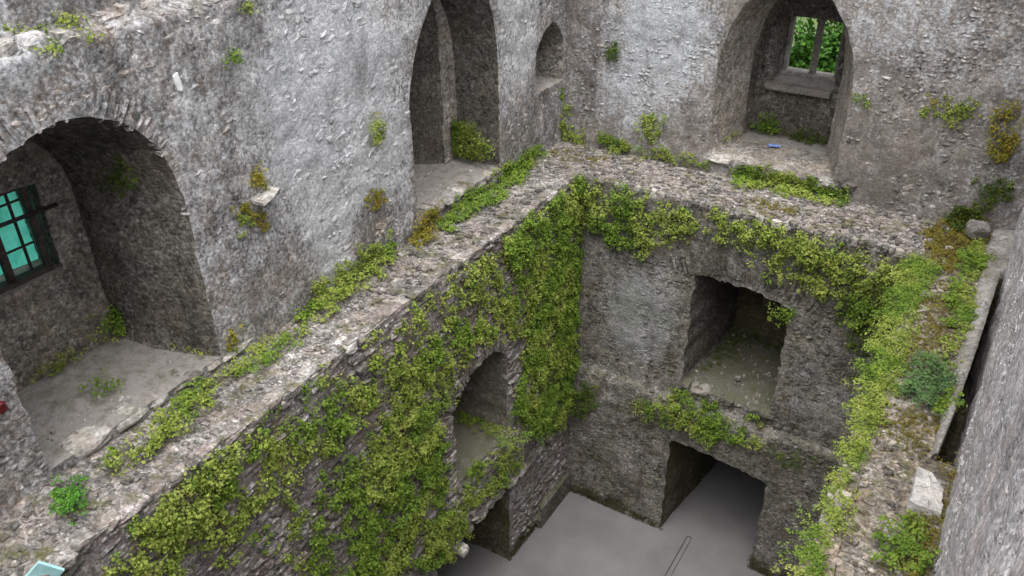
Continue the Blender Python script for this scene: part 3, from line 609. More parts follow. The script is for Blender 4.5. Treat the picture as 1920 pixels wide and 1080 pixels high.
# the fourth side of the court, behind the viewpoint
ew = empty('end_wall', (0, 0, 0), kind='structure')
face('masonry', [(-2.7, -7), (7.2, -7), (7.2, 5.0), (-2.7, 5.0)], [], Frame(lambda u, v, d: (u, -12.8+d, v), (1,0,0), (0,0,1), (0,1,0)), .35, .05, M['upper_back'], ew, 71)
obj('wall_top', mesh_np('wall_top', [(-2.7, -14, 5.0), (7.2, -14, 5.0), (7.2, -12.8, 5.0), (-2.7, -12.8, 5.0)], [(0, 1, 2, 3)]), M['ledge'], ew)
face('masonry', [(-13, -1.4), (-10.15, -1.4), (-10.15, 4.75), (-13, 4.75)], [], fr_, .3, .03, M['upper_right'], wr, 57)

# ------------------------------------------------------------------ single things
def stone_thing(name, loc, size, rot, mat, label, cat, t):
    o = obj(name, mesh_np(name, TPLC[t][0], TPLC[t][1], False), mat, label=label, cat=cat); o.location = loc; o.scale = size; o.rotation_euler = rot; return o
def closed_template(seed):
    import bmesh
    bm = bmesh.new(); bmesh.ops.create_icosphere(bm, subdivisions=3, radius=1); r = random.Random(seed); of = Vector((r.uniform(0, 9), r.uniform(0, 9), r.uniform(0, 9)))
    P = np.array([v.co[:] for v in bm.verts]); k = (np.abs(P)**4).sum(1)**.25; d = 1/k*.92+(fbm(P+np.array(of[:]), 1.6, 3, seed)-.5)*.5
    V = P*d[:, None]; F = np.array([[v.index for v in f.verts] for f in bm.faces]); bm.free(); return V, F
TPLC = [closed_template(s) for s in (1, 2, 3, 4)]
def hewn(name, pts, h, mat, label, cat):           # a broken block: irregular outline, uneven top, chipped edges
    O = resample(pts, .045); n = len(O); r = np.random.default_rng(77); rings = [(1.03, -.02), (1.04, h*.45), (1.0, h*.88), (.94, h), (.6, h*1.04), (.25, h*1.06)]
    V = np.concatenate([np.c_[O*k+r.normal(size=O.shape)*.006, np.full(n, z)+r.normal(size=n)*.006] for k, z in rings]+[[[0, 0, h*1.05]]]); m = len(rings)
    F = [(i*n+j, i*n+(j+1) % n, (i+1)*n+(j+1) % n, (i+1)*n+j) for i in range(m-1) for j in range(n)]+[((m-1)*n+j, (m-1)*n+(j+1) % n, m*n) for j in range(n)]
    me = bpy.data.meshes.new(name); me.from_pydata([tuple(map(float, v)) for v in V], [], F); me.update(); return obj(name, me, mat, label=label, cat=cat)
blk = hewn('stone_block', [(-0.127, 0.236), (-0.006, 0.206), (0.108, 0.054), (0.139, -0.253), (-0.113, -0.243)], .13, M['white_stone'], 'pale broken white stone block lying on the right-hand ledge', 'stone')
blk.location = (5.892, -4.61, 0.01)
stone_thing('round_stone', (5.66, .82, .17), (.14, .14, .12), (.2, .1, .5), M['dressed'], 'rounded grey stone at the far end of the right-hand ledge', 'stone', 1)
stone_thing('pebble', (5.41, .30, .045), (.06, .05, .04), (0, 0, .3), M['pale'], 'small white pebble on the mossy corner of the right-hand ledge', 'stone', 2)
stone_thing('pebble', (2.88, .62, -3.36), (.05, .045, .04), (0, 0, .8), M['pale'], 'small white pebble on the floor of the square opening', 'stone', 3)
# blue wrapper, crumpled
import bmesh
bm = bmesh.new(); bmesh.ops.create_grid(bm, x_segments=8, y_segments=5, size=.5)
for v in bm.verts: v.co = Vector((v.co.x*.19, v.co.y*.09, .015+random.uniform(0, .03)))
me = bpy.data.meshes.new('wrapper'); bm.to_mesh(me); bm.free()
o = obj('wrapper', me, M['blue'], label='crumpled bright blue wrapper on the floor of the window recess', cat='litter'); o.location = (2.50, 2.02, .275); o.rotation_euler = (0, 0, .1)
md = o.modifiers.new('thickness', 'SOLIDIFY'); md.thickness = .003
# turquoise sheeting behind the barred window
ny, nz = 24, 20; yy, zz = np.meshgrid(np.linspace(-8.7, -6.9, ny), np.linspace(1.0, 2.7, nz)); xx = -2.75+.03*np.sin(yy*6+zz*2)+.02*np.sin(zz*5)
i, j = np.meshgrid(np.arange(nz-1), np.arange(ny-1), indexing='ij'); F = np.stack([i*ny+j, i*ny+j+1, (i+1)*ny+j+1, (i+1)*ny+j], -1).reshape(-1, 4)
obj('tarpaulin', mesh_np('tarpaulin', np.stack([xx, yy, zz], -1).reshape(-1, 3), F, True), M['sheet'], label='turquoise sheeting hung behind the barred window of the round-headed recess', cat='tarpaulin')
# pale turquoise board, only its corner reaching into view
o = obj('board', box_me('board', (0, 0, 0), (.03, .22, .22), None, 0, .003), M['turq'], label='pale turquoise board with one corner sticking up at the near end of the left-hand ledge', cat='board')
o.location = (-0.01, -9.2, 0.015); o.rotation_euler = (math.radians(42), 0, math.radians(-35))
# small red thing at the left pier, unidentified, built as a rounded knob
o = obj('knob', mesh_np('knob', TPLC[0][0], TPLC[0][1], True), M['red'], label='small dark red rounded marker fixed to the left wall at the edge of view', cat='knob')
o.location = (LEFT_UP+.03, -8.68, 1.0); o.scale = (.04, .045, .055)
# drain slot in the floor
dg = empty('floor_drain', (2.63, -.75, FLOOR_Z), 'long narrow drain slot with two dark rails in the concrete floor', 'drain')
for dx, rw in ((-.045, .016), (.045, .008)): adopt(obj('rail', box_me('rail', (2.63+dx, -.85, FLOOR_Z+.006), (rw, 1.8, .010), None, 0, .003), M['grate']), dg)
adopt(obj('end_bar', box_me('end_bar', (2.63, .045, FLOOR_Z+.008), (.09, .012, .012), None, 0, .003), M['grate']), dg)
adopt(obj('channel', box_me('channel', (2.63, -.85, FLOOR_Z+.003), (.072, 1.76, .006), None, 0, 0), M['floor'], ), dg)

# ------------------------------------------------------------------ plants
def leaves(P, Nn, size, r, fold=.25):
    """one folded leaf of two faces per point; returns verts, quads"""
    n = len(P); up = r.normal(size=(n, 3)); t = up-(up*Nn).sum(1, keepdims=True)*Nn; t /= np.linalg.norm(t, axis=1, keepdims=True)+1e-9; b = np.cross(Nn, t)
    s = (size*r.uniform(.55, 1.25, n))[:, None]; w = s*r.uniform(.55, .85, (n, 1))
    base = P-t*s*.5; tip = P+t*s*.5-Nn*s*.12; l = P-b*w*.5+Nn*s*fold*.5+t*s*.08; rr = P+b*w*.5+Nn*s*fold*.5+t*s*.08; mid = P+t*s*.05
    V = np.stack([base, rr, tip, l, mid], 1).reshape(-1, 3); k = (np.arange(n)*5)[:, None]
    F = np.concatenate([k+np.array([[0, 1, 2, 4]]), k+np.array([[0, 4, 2, 3]])]); return V, F
PLANES = {'A': ('upper_left', 0), 'a': ('lower_left', 0), 'B': ('upper_back', 0), 'b': ('lower_back', 0), 'L': ('ledge', 0), 'NF': ('ledge', .15), 'TF': ('ledge', .22), 'BF': ('ledge', .27), 'aF': ('ledge', -3.7), 'bF': ('ledge', -3.42)}
PALS = {'y': ('y', 'g'), 'g': ('g', 'y'), 'e': ('e', 'e'), 'd': ('d', 'd'), 'b': ('b', 'g'), 'o': ('o', 'y'), 'm': ('m', 'm'), 'k': ('k', 'k')}
def grow(idx, name, cat, label, pl, poly, dens, leaf, thick, pal, thr, kind, group=None):
    r = np.random.default_rng(500+idx); poly = np.array(poly, float)
    if pl == 'NJ': fr = Frame(lambda u, v, d: (u, -6.70-d, v), (1,0,0), (0,0,1), (0,-1,0)); d0 = 0
    else: fr, d0 = FR[PLANES[pl][0]], PLANES[pl][1]
    area = .5*abs((poly[:, 0]*np.roll(poly[:, 1], -1)-poly[:, 1]*np.roll(poly[:, 0], -1)).sum())
    if cat == 'plant' and area < .5: thr *= .3
    lo, hi = poly.min(0)-.08, poly.max(0)+.08; leaf = leaf*.80; n = int(dens*np.prod(hi-lo)*LEAF_DENSITY); n = max(n, 90)
    per = 16 if min(hi-lo) > .3 and pal not in 'mk' else 9; n = max(n//per, 14); pid = np.full((n, 1), idx*3.7)
    q = r.uniform(lo, hi, (n, 2)); wob = np.stack([vn(np.c_[q*5, pid], 1, 3), vn(np.c_[q*5, pid+50], 1, 4)], -1)-.5
    fr2 = r.normal(size=q.shape)*min(.07, .16*math.sqrt(area)); q = q[inpoly(q+wob*min(.30, .6*math.sqrt(area))+fr2, poly)]
    cln = lambda q: vn(np.c_[q, np.full(len(q), idx*3.7)], 3.2, 7)*.42+vn(np.c_[q, np.full(len(q), idx*3.7)], 8.5, 8)*.58
    cl = cln(q); keep = cl > thr+.16*(r.random(len(q))-.4); q, cl = q[keep], cl[keep]
    if len(q) < 5: q = poly.mean(0)+r.normal(size=(8, 2))*.04; cl = np.full(8, .6)
    mound = np.clip((cl-thr)/max(.05, .75-thr), .05, 1)
    h0 = thick*(.72 if thick < .3 else 1)*mound**.8*r.uniform(.45, 1, len(q))
    rad = np.minimum(r.uniform(.03, .105, len(q)), .9*thick+.01)*(.6 if pal in 'mk' else 1)
    rad = np.repeat(rad, per)[:, None]; h = np.repeat(h0, per); q = np.repeat(q, per, 0)
    dd = r.normal(size=(len(q), 3)); dd /= np.linalg.norm(dd, axis=1, keepdims=True); dd = dd+fr.N*.55+np.array([0, 0, .30]); dd /= np.linalg.norm(dd, axis=1, keepdims=True)
    off = dd*rad*r.uniform(.55, 1.0, (len(q), 1)); q = q+np.stack([off@fr.U, off@fr.V], -1); h = np.maximum(h+off@fr.N, .004)
    P = fr.pos(q[:, 0], q[:, 1], d0+h+.008)
    if pl == 'TF':
        ey = np.clip(P[:, 1]+.97, 0, None); P[:, 1] -= ey+np.where(ey > 0, r.uniform(0, .12, len(P)), 0); P[:, 2] += ey*.5; P[:, 0] = np.maximum(P[:, 0], -1.66)
    if pl in ('L', 'NF', 'BF'):                      # weeds growing against a wall stand up it
        bx = LEFT_UP if pl == 'L' else (-2.15 if pl == 'NF' else -99); by = BACK_UP if pl == 'L' else (2.55 if pl == 'BF' else 99)
        ex = np.clip(bx+.04-P[:, 0], 0, None); ey = np.clip(P[:, 1]-(by-.04), 0, None)
        if pl == 'L': ex *= (P[:, 1] < BACK_UP)
        P[:, 0] += ex+np.where(ex > 0, r.uniform(0, .08, len(P)), 0); P[:, 1] -= ey+np.where(ey > 0, r.uniform(0, .08, len(P)), 0); P[:, 2] += ex*.8+ey*.44
    if pl in ('a', 'b', 'A', 'B'): P[:, 2] -= h*.25     # the growth sags
    Nn = dd+np.array([0, 0, .45])+r.normal(size=(len(q), 3))*.38; Nn /= np.linalg.norm(Nn, axis=1, keepdims=True)
    Vv, Ff = leaves(P, Nn, leaf, r)
    base = fr.pos(*poly.mean(0), d0); me = mesh_np(name, Vv-base, Ff, False); a, b = PALS[pal]; me.materials.append(LEAF[a]); me.materials.append(LEAF[b])
    sel = (vn(np.c_[q, np.full(len(q), idx*1.3)], 2.2, 21) > .60).astype(np.int32); me.polygons.foreach_set('material_index', np.concatenate([sel, sel]))
    o = obj(name, me, None, label=label, cat=cat, group=group or {'creeper': 'creepers on the lower walls', 'plant': 'small plants on the walls and ledges', 'moss': 'moss patches'}.get(cat), kind='stuff' if cat in ('moss', 'grass') else kind); o.location = base
    return o
LEAF_DENSITY = 2.1
PLANTS = [
    ('creeper', 'creeper', 'yellow-green creeper spreading over the lower left wall below the near end of the ledge', 'a', [(-8.83,-0.44),(-8.58,-0.07),(-7.95,-0.11),(-7.36,-0.05),(-6.68,-0.18),(-6.25,-0.38),(-5.91,-0.36),(-5.3,-0.62),(-5.36,-1.02),(-6.1,-0.72),(-6.46,-0.84),(-6.67,-1.06),(-7.21,-1.06),(-7.59,-1.01),(-8.1,-0.79),(-8.45,-0.87)], 3000, 0.05, 0.16, 'y', 0.42, None),
    ('creeper', 'creeper', 'thick bright green creeper hanging left of the small arched recess', 'a', [(-5.16,-1.34),(-4.48,-1.64),(-3.97,-2.27),(-4.11,-3.02),(-3.94,-4.26),(-3.86,-5.06),(-4.55,-4.63),(-5.17,-3.97),(-5.77,-3.73),(-6.62,-2.82),(-6.5,-2.06),(-6.16,-1.79),(-5.58,-1.8),(-5.31,-1.66)], 3200, 0.05, 0.22, 'g', 0.43, None),
    ('creeper', 'creeper', 'patchy creeper with bare slate showing between its two denser neighbours, low on the left wall', 'a', [(-6.49,-0.81),(-5.82,-0.93),(-5.31,-1.32),(-5.36,-1.71),(-5.68,-1.81),(-6.26,-1.84),(-6.59,-2.15),(-6.62,-2.82),(-8.22,-1.12),(-8.02,-0.86),(-7.25,-1.06),(-6.67,-1.09)], 2000, 0.045, 0.09, 'y', 0.6, None),
    ('creeper', 'creeper', 'yellow-green creeper trailing under the stone edge above the small arched recess', 'a', [(-5.23,-0.09),(-4.54,-0.15),(-3.77,-0.26),(-3.15,-0.13),(-2.42,-0.15),(-1.85,-0.51),(-1.61,-1.48),(-1.68,-2.24),(-2.32,-1.86),(-2.96,-1.51),(-3.62,-1.51),(-4.04,-1.33),(-4.58,-1.49),(-5.1,-0.96)], 2300, 0.05, 0.15, 'y', 0.44, None),
    ('creeper', 'creeper', 'dense green creeper filling the inner corner from ledge down to the small arched recess', 'a', [(-2.42,-0.11),(-1.47,-0.06),(-0.04,0.01),(0.26,-1.62),(0.0,-2.35),(0.25,-2.95),(-0.09,-3.33),(0.41,-4.46),(-0.32,-4.59),(-0.51,-4.9),(-1.31,-4.46),(-2.07,-3.34),(-1.9,-2.74),(-1.68,-2.24),(-1.61,-1.48)], 3300, 0.05, 0.22, 'g', 0.36, None),
    ('creeper', 'creeper', 'slanting creeper patch running from ledge edge to the thick green creeper', 'a', [(-5.4,-0.59),(-5.1,-0.92),(-4.53,-1.53),(-4.23,-1.39),(-3.62,-1.51),(-3.71,-1.83),(-4.11,-2.11),(-4.72,-1.67),(-5.31,-1.32),(-5.82,-0.93),(-5.79,-0.72)], 2000, 0.045, 0.11, 'y', 0.5, None),
    ('creeper', 'creeper', 'small creeper on the broken white masonry below the small arched recess', 'a', [(-3.37,-3.49),(-2.6,-3.85),(-1.8,-4.48),(-2.08,-4.88),(-3.02,-4.44),(-3.42,-4.81),(-3.88,-4.92),(-4.01,-4.43),(-3.64,-4.07)], 1900, 0.045, 0.14, 'y', 0.42, None),
    ('grass_strip', 'grass', 'green grassy strip along the inner edge of small arched recess floor', 'aF', [(-1.08,-2.19),(-0.5,-2.2),(0.03,-2.21),(0.46,-2.16),(0.26,-2.5),(-0.28,-2.53),(-0.88,-2.51)], 2400, 0.04, 0.07, 'g', 0.2, None),
    ('creeper', 'creeper', 'thin straggling creeper fringe just under the stone edge of the left-hand ledge', 'a', [(-8.14,-0.18),(-7.37,-0.08),(-6.66,-0.09),(-5.85,-0.06),(-5.12,-0.04),(-4.1,-0.08),(-3.14,-0.05),(-3.03,-0.27),(-4.12,-0.31),(-5.11,-0.31),(-5.72,-0.33),(-6.55,-0.31),(-7.28,-0.26),(-8.01,-0.34)], 1700, 0.04, 0.08, 'y', 0.56, None),
    ('creeper', 'creeper', 'creeper tumbling down the lower back wall beside the inner corner', 'b', [(-0.04,-0.03),(0.88,0.03),(1.28,-0.05),(1.38,-0.63),(1.28,-1.04),(0.92,-1.14),(0.47,-0.87),(0.07,-1.18)], 2300, 0.05, 0.2, 'g', 0.33, None),
    ('creeper', 'creeper', 'ragged creeper above the square opening in the lower back wall', 'b', [(1.29,-0.1),(1.86,-0.18),(2.05,-0.44),(1.87,-0.68),(1.5,-0.9),(1.35,-0.73)], 2300, 0.045, 0.14, 'y', 0.33, None),
    ('creeper', 'creeper', 'long yellow-green creeper hanging from back ledge to the right-hand corner', 'b', [(2.2,-0.05),(3.07,-0.08),(3.98,-0.13),(4.89,-0.12),(5.25,-0.09),(5.09,-0.69),(4.91,-1.11),(4.5,-1.25),(4.08,-1.02),(3.66,-0.8),(3.0,-0.63),(2.35,-0.38)], 2700, 0.05, 0.24, 'y', 0.3, None),
    ('creeper', 'creeper', 'dark sparse creeper low in the shaded right-hand corner of the back wall', 'b', [(4.17,-1.09),(4.84,-1.13),(5.1,-1.04),(5.03,-2.0),(4.9,-2.45),(4.59,-2.08),(4.57,-1.6)], 1500, 0.045, 0.14, 'd', 0.45, None),
    ('creeper', 'creeper', 'bright green leafy growth along the offset under the square opening', 'b', [(1.43,-3.94),(2.24,-3.55),(2.81,-3.62),(3.49,-3.61),(3.66,-3.82),(3.25,-4.12),(2.71,-4.26),(2.11,-4.17),(1.55,-4.17)], 2700, 0.05, 0.2, 'g', 0.28, None),
    ('plant', 'plant', 'small dull green tuft right of the doorway lintel', 'b', [(4.43,-3.94),(4.37,-4.07),(4.22,-4.16),(4.02,-4.19),(3.87,-4.13),(3.81,-4.02),(3.87,-3.89),(4.03,-3.8),(4.23,-3.78),(4.38,-3.83)], 1400, 0.04, 0.1, 'd', 0.4, None),
    ('bush', 'plant', 'dark green leafy bush low in the inner corner beside the plinth', 'b', [(0.57,-4.25),(0.53,-4.48),(0.41,-4.66),(0.25,-4.73),(0.11,-4.66),(0.05,-4.47),(0.09,-4.25),(0.22,-4.07),(0.38,-4.0),(0.51,-4.07)], 2600, 0.05, 0.25, 'd', 0.15, None),
    ('plant', 'plant', 'small fern hanging from the upper right corner of the square opening', 'b', [(3.71,-1.37),(3.69,-1.49),(3.61,-1.59),(3.5,-1.63),(3.4,-1.59),(3.34,-1.5),(3.36,-1.38),(3.44,-1.28),(3.56,-1.24),(3.66,-1.28)], 2000, 0.04, 0.12, 'g', 0.2, None),
    ('moss', 'moss', 'mossy strip along the inner edge of square opening floor', 'bF', [(2.15,0.57),(2.28,2.15),(3.27,2.19),(3.39,1.78),(2.48,1.71),(2.3,0.57)], 2000, 0.03, 0.04, 'd', 0.25, None),
    ('creeper', 'creeper', 'yellow-green creeper fringing the edge of the right-hand ledge', 'L', [(4.96,-0.54),(5.29,-0.18),(5.3,-0.87),(5.32,-1.94),(5.32,-2.87),(5.33,-3.58),(5.34,-4.3),(5.34,-4.93),(5.31,-5.65),(5.31,-6.05),(5.17,-6.14),(5.19,-5.59),(5.18,-5.03),(5.18,-4.39),(5.06,-3.65),(5.07,-2.81),(5.0,-1.75)], 7000, 0.034, 0.1, 'y', 0.05, None),
    ('plant', 'plant', 'blue-green feathery plant midway along the right-hand ledge', 'L', [(5.84,-2.7),(5.91,-2.96),(5.9,-3.23),(5.81,-3.41),(5.68,-3.45),(5.55,-3.32),(5.46,-3.07),(5.47,-2.79),(5.56,-2.58),(5.7,-2.55)], 3600, 0.045, 0.22, 'b', 0.1, None),
    ('plant', 'plant', 'bright green leafy plant near the white block on the right-hand ledge', 'L', [(5.96,-5.35),(5.91,-5.55),(5.83,-5.67),(5.74,-5.66),(5.69,-5.53),(5.68,-5.32),(5.73,-5.11),(5.81,-4.99),(5.9,-5.0),(5.95,-5.14)], 3600, 0.05, 0.22, 'g', 0.12, None),
    ('plant', 'plant', 'long yellow-green weeds along the right wall foot before the narrow gap', 'L', [(5.6,0.68),(5.79,1.06),(5.86,-0.53),(5.87,-1.61),(5.86,-2.55),(5.76,-2.61),(5.71,-1.45),(5.65,-0.51)], 3600, 0.045, 0.14, 'y', 0.1, None),
    ('moss', 'moss', 'yellow moss along the right wall foot beside the white block', 'L', [(6.06,-4.1),(6.14,-3.81),(6.11,-4.5),(6.07,-5.05),(6.08,-5.58),(5.92,-5.68),(5.97,-5.12),(6.02,-4.59)], 7000, 0.03, 0.12, 'm', 0.05, None),
    ('moss', 'moss', 'brown-green moss carpet on the far part of right-hand ledge', 'L', [(5.33,-0.85),(5.63,-0.37),(5.71,-1.45),(5.7,-2.19),(5.4,-2.71),(5.28,-2.33),(5.31,-1.69)], 5200, 0.022, 0.025, 'm', 0.3, None),
    ('moss', 'moss', 'brown-green moss carpet on the right-hand ledge between feathery plant and white block', 'L', [(5.37,-3.51),(5.76,-3.32),(5.84,-3.55),(5.81,-3.93),(5.6,-4.13),(5.37,-3.93)], 5200, 0.022, 0.025, 'm', 0.3, None),
    ('moss', 'moss', 'moss and weeds where the back ledge meets the right-hand ledge', 'L', [(5.01,0.77),(5.6,1.51),(5.76,1.04),(5.65,-0.04),(5.38,-0.36),(5.2,0.01)], 5200, 0.035, 0.08, 'm', 0.3, None),
    ('plant', 'plant', 'dark green weeds at the foot of the back wall beside the round stone', 'L', [(5.23,1.39),(5.6,1.81),(5.66,0.98),(5.39,0.73)], 2400, 0.045, 0.16, 'd', 0.3, None),
    ('plant', 'plant', 'wide bright green weed patch on the back ledge below the pointed window recess', 'L', [(2.11,1.02),(2.47,1.65),(3.08,1.6),(3.79,1.35),(3.9,1.05),(3.44,0.86),(2.81,0.83),(2.32,0.8)], 2600, 0.05, 0.12, 'g', 0.25, None),
    ('moss', 'moss', 'olive moss patch on the back ledge in front of the bright weeds', 'L', [(2.61,0.43),(3.18,0.66),(3.39,0.18),(2.95,0.11)], 5200, 0.025, 0.03, 'm', 0.3, None),
    ('plant', 'plant', 'yellow-green tuft at the foot of the back wall near the inner corner', 'L', [(0.33,1.41),(0.37,1.21),(0.31,1.04),(0.18,0.96),(0.02,1.0),(-0.1,1.15),(-0.15,1.35),(-0.09,1.53),(0.04,1.61),(0.21,1.56)], 2500, 0.045, 0.18, 'y', 0.2, None),
    ('plant', 'plant', 'low yellow-green weeds along the back wall foot between inner corner and window recess', 'L', [(0.34,1.5),(1.6,1.58),(1.7,1.18),(0.69,1.04)], 1500, 0.04, 0.08, 'y', 0.45, None),
    ('plant', 'plant', 'bright green weed strip on the left ledge below the small pointed niche', 'L', [(-0.84,-2.56),(-1.02,-2.03),(-0.92,-1.48),(-1.04,-0.75),(-1.11,0.28),(-0.91,0.29),(-0.62,-0.62),(-0.57,-1.49),(-0.65,-2.15),(-0.62,-2.8)], 2700, 0.05, 0.14, 'g', 0.2, None),
    ('plant', 'plant', 'orange-tinged tuft on the left ledge at the tall recess foot', 'L', [(-0.86,-2.74),(-0.67,-2.96),(-0.57,-3.18),(-0.6,-3.31),(-0.74,-3.32),(-0.95,-3.2),(-1.14,-2.98),(-1.25,-2.76),(-1.22,-2.61),(-1.07,-2.6)], 2300, 0.045, 0.18, 'o', 0.25, None),
    ('plant', 'plant', 'large yellow-green bushy clump against the left wall foot', 'L', [(-0.71,-5.34),(-1.05,-4.93),(-1.08,-4.42),(-1.15,-3.82),(-0.86,-3.56),(-0.65,-3.93),(-0.66,-4.4),(-0.62,-4.95),(-0.55,-5.39)], 2800, 0.05, 0.26, 'y', 0.2, None),
    ('plant', 'plant', 'thin weeds along the left wall foot beside the large yellow-green clump', 'L', [(-0.66,-6.66),(-0.75,-5.87),(-0.64,-5.29),(-0.55,-5.48),(-0.55,-5.99),(-0.46,-6.47)], 2600, 0.045, 0.14, 'y', 0.22, None),
    ('plant', 'plant', 'long green clump beside the round-headed recess sill on the left ledge', 'L', [(-0.56,-7.93),(-0.69,-7.52),(-0.76,-7.14),(-0.87,-6.87),(-0.61,-6.85),(-0.42,-7.0),(-0.45,-7.33),(-0.46,-7.7),(-0.46,-7.93)], 2700, 0.05, 0.2, 'y', 0.2, None),
    ('plant', 'plant', 'small green sprig on the left ledge between the long clump and the bright tuft', 'L', [(-0.51,-8.04),(-0.46,-8.1),(-0.45,-8.15),(-0.49,-8.17),(-0.56,-8.16),(-0.64,-8.12),(-0.7,-8.07),(-0.7,-8.02),(-0.66,-7.99),(-0.58,-8.0)], 2400, 0.045, 0.12, 'g', 0.15, None),
    ('plant', 'plant', 'round bright green tuft alone on the near left ledge', 'L', [(-0.52,-8.41),(-0.4,-8.48),(-0.32,-8.59),(-0.32,-8.7),(-0.4,-8.77),(-0.52,-8.77),(-0.64,-8.71),(-0.72,-8.6),(-0.73,-8.49),(-0.65,-8.42)], 3200, 0.05, 0.2, 'e', 0.1, None),
    ('plant', 'plant', 'weeds climbing the inner corner between the small niche and ledge', 'B', [(-1.23,0.92),(-0.88,0.88),(-0.84,0.47),(-0.53,0.19),(-0.62,-0.17),(-1.21,-0.35),(-1.43,-0.24),(-1.17,0.31)], 2600, 0.05, 0.22, 'y', 0.2, None),
    ('moss', 'moss', 'brown moss on the corner of the ledges below climbing weeds', 'L', [(-0.99,0.43),(-0.49,0.92),(0.16,0.93),(0.13,0.4),(-0.31,0.13)], 2000, 0.025, 0.03, 'm', 0.42, None),
    ('plant', 'plant', 'dark green patch on the vault of the round-headed recess', 'NJ', [(-1.26,2.29),(-1.36,2.15),(-1.53,2.04),(-1.7,2.0),(-1.82,2.04),(-1.82,2.16),(-1.71,2.29),(-1.54,2.4),(-1.37,2.44),(-1.26,2.39)], 2200, 0.045, 0.1, 'd', 0.25, None),
    ('plant', 'plant', 'olive tuft in the back corner of the round-headed recess', 'NF', [(-2.2,-6.82),(-2.09,-6.93),(-2.08,-7.04),(-2.17,-7.09),(-2.32,-7.07),(-2.49,-6.99),(-2.6,-6.87),(-2.62,-6.76),(-2.53,-6.71),(-2.37,-6.73)], 2400, 0.045, 0.2, 'y', 0.2, None),
    ('plant', 'plant', 'mossy strip along the far side of round-headed recess floor', 'NF', [(-1.98,-6.73),(-1.61,-6.54),(-1.25,-6.48),(-0.98,-6.55),(-1.19,-6.67),(-1.68,-6.7)], 2300, 0.035, 0.09, 'y', 0.3, None),
    ('plant', 'plant', 'rusty green weeds along the back of round-headed recess floor', 'NF', [(-2.26,-7.78),(-2.32,-7.49),(-2.35,-7.19),(-2.18,-7.27),(-2.15,-7.61),(-2.13,-7.83)], 2300, 0.04, 0.1, 'o', 0.3, None),
    ('plant', 'plant', 'sparse green weed in the middle of the round-headed recess floor', 'NF', [(-1.39,-7.38),(-1.28,-7.47),(-1.24,-7.59),(-1.28,-7.69),(-1.38,-7.73),(-1.52,-7.71),(-1.63,-7.62),(-1.68,-7.5),(-1.64,-7.4),(-1.53,-7.35)], 1100, 0.04, 0.12, 'g', 0.3, None),
    ('plant', 'plant', 'leafy green mass at the back of the tall pointed recess', 'TF', [(-1.79,-1.0),(-2.21,-0.33),(-1.49,-0.04),(-1.06,-0.68),(-1.21,-1.02)], 3000, 0.05, 0.34, 'g', 0.15, None),
    ('plant', 'plant', 'tiny green tuft at the left foot of the tall pointed recess', 'NF', [(-2.2,-1.05),(-2.13,-1.18),(-2.12,-1.29),(-2.19,-1.33),(-2.29,-1.28),(-2.41,-1.17),(-2.48,-1.04),(-2.49,-0.93),(-2.42,-0.89),(-2.31,-0.94)], 2000, 0.04, 0.12, 'g', 0.2, None),
    ('plant', 'plant', 'yellow-green weeds at the left foot of the window recess', 'BF', [(1.8,2.11),(1.87,1.8),(1.85,1.58),(1.76,1.53),(1.63,1.66),(1.49,1.93),(1.41,2.25),(1.42,2.49),(1.52,2.55),(1.66,2.4)], 2400, 0.04, 0.28, 'y', 0.25, None),
    ('plant', 'plant', 'green weeds in the back corner under the two-light window', 'BF', [(2.43,2.86),(2.43,2.69),(2.36,2.55),(2.23,2.47),(2.11,2.5),(2.02,2.62),(2.02,2.78),(2.09,2.94),(2.22,3.01),(2.35,2.98)], 2600, 0.04, 0.2, 'g', 0.2, None),
    ('plant', 'plant', 'low weeds along the back under the two-light window', 'BF', [(3.14,2.65),(3.11,2.53),(2.98,2.46),(2.8,2.45),(2.64,2.51),(2.56,2.62),(2.59,2.74),(2.73,2.82),(2.91,2.82),(3.07,2.76)], 2000, 0.04, 0.1, 'd', 0.3, None),
    ('plant', 'plant', 'tiny yellow-green tuft on the left wall near its broken top, left of its twin', 'A', [(-7.31,3.77),(-7.34,3.73),(-7.4,3.72),(-7.47,3.74),(-7.51,3.77),(-7.52,3.82),(-7.49,3.85),(-7.43,3.87),(-7.36,3.85),(-7.32,3.81)], 3000, 0.045, 0.08, 'y', 0.25, None),
    ('plant', 'plant', 'tiny yellow-green tuft on the left wall near its broken top, right of its twin', 'A', [(-6.92,3.76),(-6.95,3.73),(-7.02,3.72),(-7.09,3.73),(-7.14,3.77),(-7.15,3.81),(-7.12,3.84),(-7.06,3.85),(-6.98,3.84),(-6.93,3.8)], 3000, 0.045, 0.08, 'y', 0.25, None),
    ('plant', 'plant', 'tiny olive tuft high on the left wall, right of the vertical white splash', 'A', [(-5.3,3.57),(-5.32,3.54),(-5.37,3.53),(-5.43,3.54),(-5.47,3.57),(-5.48,3.61),(-5.45,3.64),(-5.4,3.65),(-5.35,3.64),(-5.31,3.61)], 3000, 0.045, 0.08, 'y', 0.25, None),
    ('plant', 'plant', 'tiny green tuft on the left wall between white splash and tall recess', 'A', [(-5.56,3.15),(-5.59,3.12),(-5.64,3.11),(-5.69,3.12),(-5.73,3.16),(-5.74,3.2),(-5.71,3.23),(-5.66,3.24),(-5.61,3.23),(-5.57,3.2)], 3000, 0.045, 0.08, 'g', 0.25, None),
    ('plant', 'plant', 'orange-green tuft on the left wall just left of the tall recess', 'A', [(-3.51,1.75),(-3.55,1.66),(-3.62,1.63),(-3.71,1.66),(-3.77,1.74),(-3.78,1.84),(-3.74,1.92),(-3.66,1.96),(-3.58,1.93),(-3.52,1.85)], 3000, 0.045, 0.08, 'o', 0.25, None),
